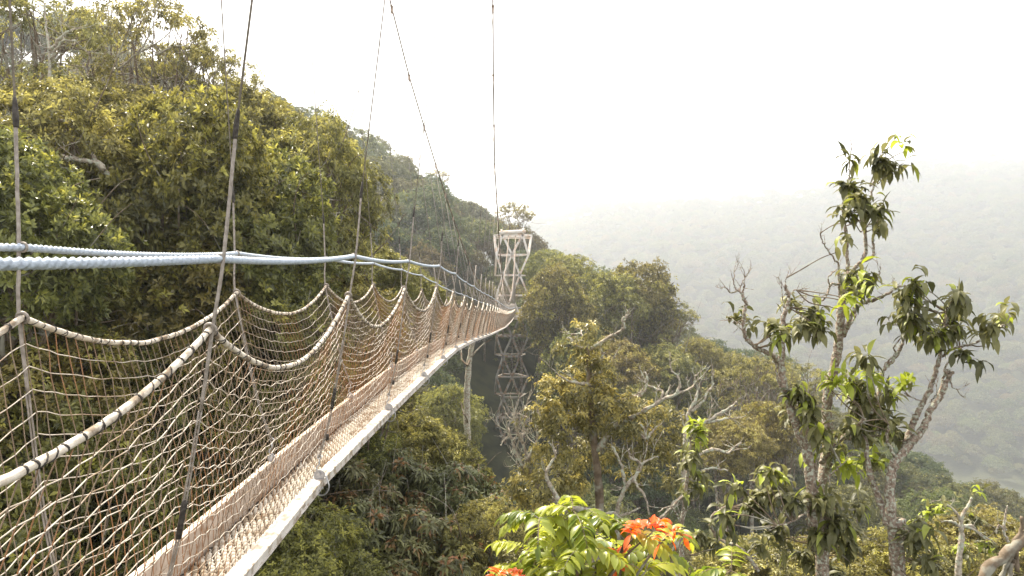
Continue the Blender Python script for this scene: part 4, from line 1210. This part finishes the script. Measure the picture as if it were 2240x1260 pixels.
# left one: three stems that fork low down
lichen_tree('lichen covered tree with three bare pale stems and drooping long leaves, left of the two', 5.2,
  [(1800, 1330, 5.2), (1785, 1200, 5.2), (1777, 1110, 5.2), (1768, 1000, 5.2), (1750, 950, 5.2), (1730, 895, 5.2), (1712, 830, 5.2), (1710, 770, 5.2), (1711, 715, 5.2), (1722, 672, 5.2), (1726, 648, 5.2), (1718, 625, 5.2)], (.055, .010),
  [([(1711, 800, 5.2), (1700, 788, 5.2), (1686, 775, 5.15), (1656, 762, 5.1), (1640, 748, 5.1), (1629, 732, 5.1), (1627, 700, 5.1), (1629, 674, 5.1), (1633, 666, 5.1), (1625, 652, 5.1), (1624, 640, 5.1)], .020, .010),
   ([(1624, 642, 5.1), (1612, 636, 5.1), (1600, 640, 5.1), (1590, 632, 5.1), (1583, 628, 5.1)], .008, .003), ([(1612, 636, 5.1), (1606, 622, 5.1), (1605, 597, 5.1)], .006, .003), ([(1624, 642, 5.1), (1628, 625, 5.1), (1629, 608, 5.1)], .007, .004), ([(1618, 640, 5.1), (1622, 622, 5.1), (1629, 607, 5.1)], .005, .003),
   ([(1718, 690, 5.2), (1714, 660, 5.2), (1711, 634, 5.2)], .006, .004), ([(1722, 645, 5.2), (1716, 628, 5.2), (1720, 608, 5.2)], .006, .003), ([(1726, 648, 5.2), (1736, 636, 5.2), (1742, 634, 5.2)], .005, .003),
   ([(1629, 728, 5.1), (1615, 715, 5.1), (1605, 700, 5.1)], .005, .003),
   ([(1781, 1060, 5.25), (1781, 1016, 5.3), (1769, 955, 5.3), (1757, 910, 5.3), (1748, 885, 5.3)], .024, .012),
   ([(1712, 860, 5.2), (1700, 830, 5.2), (1697, 795, 5.2)], .008, .005),
   ([(1786, 1180, 5.3), (1795, 1060, 5.45), (1812, 960, 5.55), (1808, 900, 5.6), (1815, 840, 5.6), (1825, 803, 5.6), (1836, 733, 5.6), (1841, 668, 5.6), (1846, 641, 5.6), (1855, 594, 5.6)], .046, .028),
   ([(1855, 594, 5.6), (1853, 555, 5.6), (1852, 523, 5.6), (1846, 480, 5.6), (1845, 449, 5.6), (1852, 420, 5.6), (1857, 395, 5.6), (1860, 342, 5.6), (1863, 318, 5.6)], .016, .003),
   ([(1848, 640, 5.6), (1858, 605, 5.55), (1870, 586, 5.5), (1888, 568, 5.5), (1895, 540, 5.5), (1891, 505, 5.5), (1889, 485, 5.5), (1897, 455, 5.5), (1908, 420, 5.5), (1918, 378, 5.5), (1924, 342, 5.5)], .020, .005),
   ([(1880, 575, 5.5), (1905, 565, 5.45), (1912, 552, 5.45), (1909, 525, 5.45), (1912, 500, 5.45)], .013, .008),
   ([(1838, 700, 5.6), (1836, 640, 5.6), (1834, 580, 5.6), (1825, 568, 5.6), (1812, 548, 5.6), (1800, 530, 5.6), (1794, 514, 5.6)], .011, .004),
   ([(1838, 622, 5.6), (1818, 623, 5.55), (1812, 636, 5.55), (1806, 650, 5.5), (1796, 660, 5.5), (1783, 680, 5.5)], .010, .005), ([(1808, 646, 5.5), (1785, 650, 5.5), (1765, 642, 5.5)], .004, .002), ([(1814, 625, 5.5), (1812, 608, 5.5), (1830, 590, 5.6)], .006, .005),
   ([(1845, 735, 5.6), (1862, 690, 5.5), (1880, 668, 5.45), (1912, 655, 5.4), (1942, 643, 5.3), (1958, 630, 5.3), (1981, 625, 5.3)], .020, .008),
   ([(1846, 730, 5.6), (1868, 700, 5.6), (1874, 680, 5.6)], .010, .005), ([(1870, 595, 5.5), (1895, 610, 5.4), (1920, 615, 5.4), (1938, 624, 5.4)], .008, .004), ([(1918, 614, 5.4), (1925, 600, 5.4), (1923, 592, 5.4)], .005, .003),
   ([(1796, 1012, 5.4), (1815, 985, 5.3), (1840, 960, 5.2), (1870, 940, 5.1), (1890, 915, 5.0)], .022, .012), ([(1866, 870, 5.4), (1840, 850, 5.4), (1828, 830, 5.5)], .016, .014),
   ([(1776, 1112, 5.2), (1750, 1130, 5.1), (1732, 1142, 5.0), (1700, 1150, 5.0)], .008, .005), ([(1785, 1070, 5.2), (1810, 1045, 5.0), (1840, 1018, 4.9)], .008, .005),
   ([(1660, 1250, 5.2), (1620, 1200, 5.3), (1575, 1180, 5.4), (1555, 1150, 5.4), (1562, 1125, 5.4), (1590, 1108, 5.4)], .014, .010)],
  [(1925, 350, 34, 4, 0), (1950, 368, 26, 3, 0), (1972, 322, 10, 1, .6), (1862, 415, 30, 4, .1), (1880, 440, 32, 4, 0), (1862, 470, 28, 3, 0), (1912, 468, 34, 4, .1), (1925, 495, 22, 2, 0), (1865, 352, 8, 1, 0),
   (1870, 612, 30, 4, .3), (1890, 625, 30, 4, .3), (1862, 650, 22, 2, .7), (1785, 690, 34, 5, .1), (1795, 720, 30, 3, .1), (1755, 715, 24, 3, 0), (1735, 670, 22, 2, 0), (1690, 728, 26, 3, .1), (1700, 748, 18, 2, .1), (1612, 700, 20, 2, 0), (1645, 726, 8, 1, .0), (1848, 672, 14, 1, 1),
   (1745, 865, 36, 5, .2), (1770, 900, 40, 5, 0), (1735, 900, 30, 3, 0), (1828, 850, 26, 3, .9), (1830, 540, 8, 1, 0),
   (1870, 850, 40, 4, .4), (1900, 830, 30, 3, .9), (1880, 890, 52, 7, 0), (1915, 910, 48, 7, 0), (1870, 940, 44, 5, 0), (1945, 930, 36, 4, 0), (1935, 870, 34, 4, .2), (1900, 960, 40, 5, 0), (1800, 950, 34, 3, .1), (1830, 985, 36, 3, 0),
   (1848, 1025, 36, 4, 1), (1780, 1015, 14, 1, .8), (1690, 1040, 36, 4, .2), (1700, 1075, 44, 6, 0), (1665, 1090, 40, 5, 0), (1725, 1100, 40, 4, 0), (1640, 1110, 34, 3, .1), (1610, 1070, 22, 2, .4), (1595, 1130, 30, 3, .2),
   (1800, 1100, 44, 5, 0), (1830, 1150, 52, 7, .05), (1790, 1180, 50, 6, 0), (1850, 1200, 46, 6, 0), (1760, 1220, 46, 5, 0), (1820, 1250, 50, 6, 0), (1700, 1160, 30, 3, 0), (1880, 1110, 34, 3, .1), (1660, 1200, 30, 3, 0), (1600, 1170, 26, 2, 0)],
  '', 31)
lichen_tree('lichen covered tree with a straight forked trunk and leafy tips, right of the two', 5.0,
  [(1968, 1330, 5.0), (1962, 1255, 5.0), (1953, 1166, 5.0), (1946, 1091, 5.0), (1949, 1040, 5.0), (1961, 1007, 5.0), (1990, 974, 5.0), (2008, 950, 5.0), (2022, 932, 5.0), (2034, 900, 5.0), (2056, 868, 5.0), (2068, 841, 5.0), (2078, 820, 5.0)], (.048, .016),
  [([(1942, 1150, 5.0), (1930, 1110, 5.05), (1918, 1080, 5.1), (1904, 1045, 5.1), (1897, 1000, 5.1), (1890, 940, 5.15)], .028, .016),
   ([(1975, 995, 5.0), (1990, 945, 5.1), (2002, 915, 5.1), (2014, 892, 5.1), (2034, 854, 5.1), (2045, 819, 5.1), (2056, 776, 5.1), (2064, 735, 5.1), (2070, 705, 5.1), (2076, 675, 5.1)], .026, .008),
   ([(2061, 780, 5.1), (2083, 764, 5.05), (2123, 754, 5.0), (2150, 741, 5.0), (2177, 727, 4.95), (2190, 712, 4.95)], .011, .005),
   ([(2052, 870, 5.1), (2062, 835, 5.2), (2070, 800, 5.2), (2100, 770, 5.2)], .012, .005),
   ([(1905, 905, 5.2), (1925, 850, 5.3), (1932, 812, 5.3), (1953, 789, 5.3), (1970, 760, 5.3), (1978, 733, 5.3), (1984, 695, 5.3), (1990, 640, 5.3)], .018, .007),
   ([(1932, 812, 5.3), (1938, 795, 5.3), (1958, 775, 5.3), (1955, 762, 5.3), (1965, 745, 5.3)], .008, .004),
   ([(2078, 822, 5.0), (2082, 845, 5.0), (2094, 852, 5.0)], .006, .004), ([(2022, 880, 5.1), (2010, 875, 5.1), (1992, 868, 5.1)], .005, .003), ([(2034, 880, 5.1), (2045, 868, 5.1), (2049, 858, 5.1)], .005, .003),
   ([(2078, 822, 5.0), (2070, 812, 5.0), (2085, 815, 5.0)], .018, .012),
   ([(1958, 1000, 5.0), (1940, 960, 5.0), (1945, 930, 4.95)], .012, .007)],
  [(1995, 625, 26, 3, .2), (1985, 655, 28, 3, .1), (2000, 690, 32, 4, 0), (1975, 710, 28, 3, 0), (2012, 715, 26, 3, .1), (1950, 705, 16, 1, 0), (2090, 655, 28, 4, 0), (2100, 680, 20, 2, 0), (2078, 705, 30, 4, .1), (2050, 740, 30, 4, .1), (2095, 725, 28, 3, 0), (2035, 755, 20, 2, .1), (2112, 775, 20, 2, 0), (2175, 722, 24, 3, 0), (2195, 712, 18, 2, .2), (2160, 745, 14, 1, 0),
   (1900, 790, 12, 2, 0), (1975, 850, 18, 2, .9), (1960, 960, 24, 2, 0), (1915, 1020, 24, 3, .6), (2008, 1150, 34, 4, .1), (1990, 1180, 30, 3, 0), (2020, 1190, 26, 2, 0), (2030, 1240, 30, 3, 0), (1900, 880, 30, 3, 0)],
  '', 32)

# --- leafy epiphyte stem in front of the mossy tree's right half
lichen_tree('slender stem hung with long leaves in front of the mossy tree', 7.0,
  [(1480, 1400, 7.0), (1490, 1250, 7.0), (1492, 1150, 7.0), (1500, 1070, 7.0), (1508, 1000, 7.0), (1512, 950, 7.0)], (.035, .010),
  [([(1494, 1160, 7.0), (1470, 1110, 7.0), (1440, 1120, 7.0)], .012, .006), ([(1500, 1080, 7.0), (1470, 1110, 7.05), (1445, 1135, 7.1)], .014, .010), ([(1492, 1140, 7.0), (1500, 1120, 7.0), (1506, 1095, 7.0)], .012, .006)],
  [(1518, 945, 24, 4, .9), (1528, 965, 18, 2, .8), (1515, 990, 22, 3, 0), (1508, 1015, 26, 4, 0), (1525, 1040, 24, 3, 0), (1512, 1060, 22, 3, 0), (1535, 1068, 14, 1, .2), (1505, 1085, 14, 1, 0), (1530, 1180, 30, 4, 0), (1560, 1190, 26, 3, 0)],
  '', 33, L=.17, Wd=.048)

# --- small dead tree and thick limbs in the bottom right corner
random.seed(41); rng = np.random.default_rng(41)
t = empty('dead_tree', tuple(P(2095, 1260, 9)), 'small leafless pale tree with a few green tips near the bottom right corner', 'tree')
mb = MB(); q = px_limb(mb, [(2092, 1700, 9), (2095, 1320, 9), (2097, 1240, 9), (2104, 1180, 9), (2102, 1150, 9), (2106, 1125, 9), (2118, 1105, 9), (2126, 1088, 9)], .050, .012)
mb.build('trunk', M['pale_bark'], t, smooth=True)
for pl in ([(2102, 1140, 9), (2088, 1118, 9), (2070, 1103, 9), (2058, 1092, 9)], [(2102, 1155, 9), (2085, 1142, 9), (2068, 1140, 9), (2058, 1142, 9)], [(2105, 1152, 9), (2125, 1150, 9), (2145, 1168, 9), (2180, 1190, 9)], [(2110, 1150, 9), (2130, 1158, 9), (2150, 1175, 9), (2165, 1180, 9)], [(2205, 1185, 9), (2196, 1160, 9), (2200, 1125, 9), (2204, 1105, 9)], [(2200, 1160, 9), (2185, 1150, 9), (2178, 1165, 9)]):
    mb = MB(); q = px_limb(mb, pl, .022, .006, 8)
    for k in range(3): grow(mb, q[rng.integers(3, len(q))], rng.normal(0, .6, 3) + [0, 0, .3], .12, .004, 1)
    mb.build('limb', M['pale_bark'], t, smooth=True)
V, F, tn, yg, tips = whorls([(2035, 1125, 16, 3, .6), (2055, 1118, 12, 2, .3), (2130, 1086, 9, 1, .7), (2095, 1205, 12, 1, 1), (2130, 1140, 26, 5, .1), (2110, 1210, 20, 3, .1), (2160, 1200, 30, 4, .2)], 9.1, 8, .17, .05)
link('foliage', mesh_arrays('foliage', V, F, [M['leaf_big']], {'tone': tn, 'young': yg}, smooth=True), t)
t = empty('bare_limbed_tree', tuple(P(2160, 1300, 6)), 'thick rough bare limbs slanting up out of the bottom right corner', 'tree')
mb = MB(); px_limb(mb, [(2080, 1900, 6), (2110, 1420, 6), (2150, 1262, 6), (2190, 1222, 6), (2225, 1190, 6), (2262, 1145, 6), (2300, 1080, 6)], .055, .030, 12); mb.build('trunk', M['bark'], t, smooth=True)
for pl in ([(2150, 1330, 6.1), (2190, 1258, 6.05), (2215, 1215, 6), (2250, 1180, 6)], [(2205, 1300, 6), (2212, 1240, 6), (2220, 1225, 6)], [(2225, 1250, 6), (2222, 1190, 6), (2234, 1160, 6), (2236, 1130, 6)]):
    mb = MB(); px_limb(mb, pl, .024, .013, 10); mb.build('limb', M['bark'], t, smooth=True)

# --- tree with feathered leaves and orange new growth, bottom centre
random.seed(51); rng = np.random.default_rng(51)
Dc = 4.6
t = empty('feather_leaved_tree', tuple(P(1290, 1400, Dc)), 'bright green tree with feathered leaves and orange new growth at the bottom centre', 'tree')
mb = MB(); px_limb(mb, [(1300, 2600, Dc), (1295, 1700, Dc), (1290, 1420, Dc), (1300, 1330, Dc)], .05, .03); mb.build('trunk', M['bark'], t, smooth=True)
TIPS = [(1180, 1120, 0, 5), (1255, 1105, 0, 4), (1200, 1180, 0, 5), (1150, 1190, 0, 4), (1270, 1190, 0, 5), (1225, 1235, 0, 5), (1300, 1150, 0, 5), (1335, 1180, 0, 5), (1375, 1150, 0, 4), (1310, 1235, 0, 5), (1370, 1225, 0, 5), (1420, 1190, 0, 4), (1410, 1240, 0, 4), (1165, 1250, 0, 4),
        (1405, 1140, 1, 3), (1430, 1148, 1, 4), (1470, 1150, .6, 3), (1362, 1212, 1, 2), (1106, 1240, 1, 2), (1480, 1165, .1, 2), (1600, 1235, 0, 3), (1275, 1110, 0, 3), (1130, 1250, 0, 2), (1250, 1260, 0, 4), (1340, 1270, 0, 4)]
V_ = []; F_ = []; T_ = []; Y_ = []; nv_ = 0; rach = MB(); tw = MB()
for tx, ty, yf, nfr in TIPS:
    Dt_ = Dc + random.uniform(-.3, .5)
    tip = P(tx, ty + 14, Dt_)
    w_ = limb_path(P(1300 + (tx - 1300) * .3, 1340, Dc + .1), tip, .25, 5); tw.tube(w_, np.linspace(.012, .005, len(w_)), 6)
    for f in range(nfr):
        an = f * 2.4 + random.random() * 2; elv = random.uniform(.1, .8)
        d = np.array([math.cos(an) * math.cos(elv), math.sin(an) * math.cos(elv), math.sin(elv)])
        LR = random.uniform(.24, .34) * (.45 if yf > .5 else 1); npair = random.randint(7, 9) if yf < .5 else random.randint(4, 6)
        pos = tip.copy(); pts = [pos.copy()]; dd = d.copy()
        for i in range(12):
            dd = unit(dd + np.array([0, 0, -.10])); pos = pos + dd * LR / 12; pts.append(pos.copy())
        pts = np.array(pts); rach.tube(pts, np.linspace(.003, .0015, len(pts)), 4)
        side = unit(np.cross(d, [0, 0, 1]))
        bs = []; ds = []; Ls = []; Ws = []
        for pnum in range(npair):
            u = .18 + .82 * pnum / (npair - 1); i = min(11, int(u * 12)); tg = unit(pts[min(i + 1, 12)] - pts[i])
            for sg in (-1, 1):
                bs.append(pts[i]); ds.append(side * sg * .95 + tg * .45 + rng.normal(0, .07, 3) + np.array([0, 0, -.15 + (.9 if yf > .5 else 0)]))
                Ls.append(.135 * math.sin(.6 + 2.2 * pnum / npair) * random.uniform(.85, 1.12) * (.7 if yf > .5 else 1)); Ws.append(.047 * random.uniform(.85, 1.2) * (.6 if yf > .5 else 1))
        bs.append(pts[-1]); ds.append(dd); Ls.append(.11); Ws.append(.036)
        V, F, st = long_leaves(np.array(bs), np.array(ds), np.array(Ls), np.array(Ws), rng.uniform(.4, 1.1, len(bs)), 6)
        V_.append(V); F_.append(F + nv_); nv_ += len(V)
        base_t = random.uniform(.1, .9)
        T_.append(np.repeat(np.clip(base_t + rng.normal(0, .18, len(bs)), 0, 1), st)); Y_.append(np.repeat(np.where(rng.random(len(bs)) < yf, 1.0, 0.0), st))
link('foliage', mesh_arrays('foliage', np.vstack(V_), np.vstack(F_), [M['leaf_comp']], {'tone': np.concatenate(T_), 'young': np.concatenate(Y_)}, smooth=True), t)
rach.build('leaf_stalk', M['bark'], t, smooth=True); tw.build('limb', M['bark'], t, smooth=True)
rng = np.random.default_rng(99)

# ------------------------------------------------------------------ haze
hz_m = bpy.data.materials.new('haze'); hz_m.use_nodes = True
nn_ = hz_m.node_tree.nodes; nn_.clear()
ho = nn_.new('ShaderNodeOutputMaterial'); pv = nn_.new('ShaderNodeVolumePrincipled')
pv.inputs['Color'].default_value = (.89, .935, 1.0, 1)
pv.inputs['Density'].default_value = .00050
pv.inputs['Anisotropy'].default_value = .45
hz_m.node_tree.links.new(pv.outputs[0], ho.inputs['Volume'])
hb = MB(); hb.box((0, 1650, 75), (6820, 3520, 540))
hz = hb.build('haze', hz_m); hz['kind'] = 'stuff'; hz['label'] = 'pale sunlit mist filling the valley between the hills'
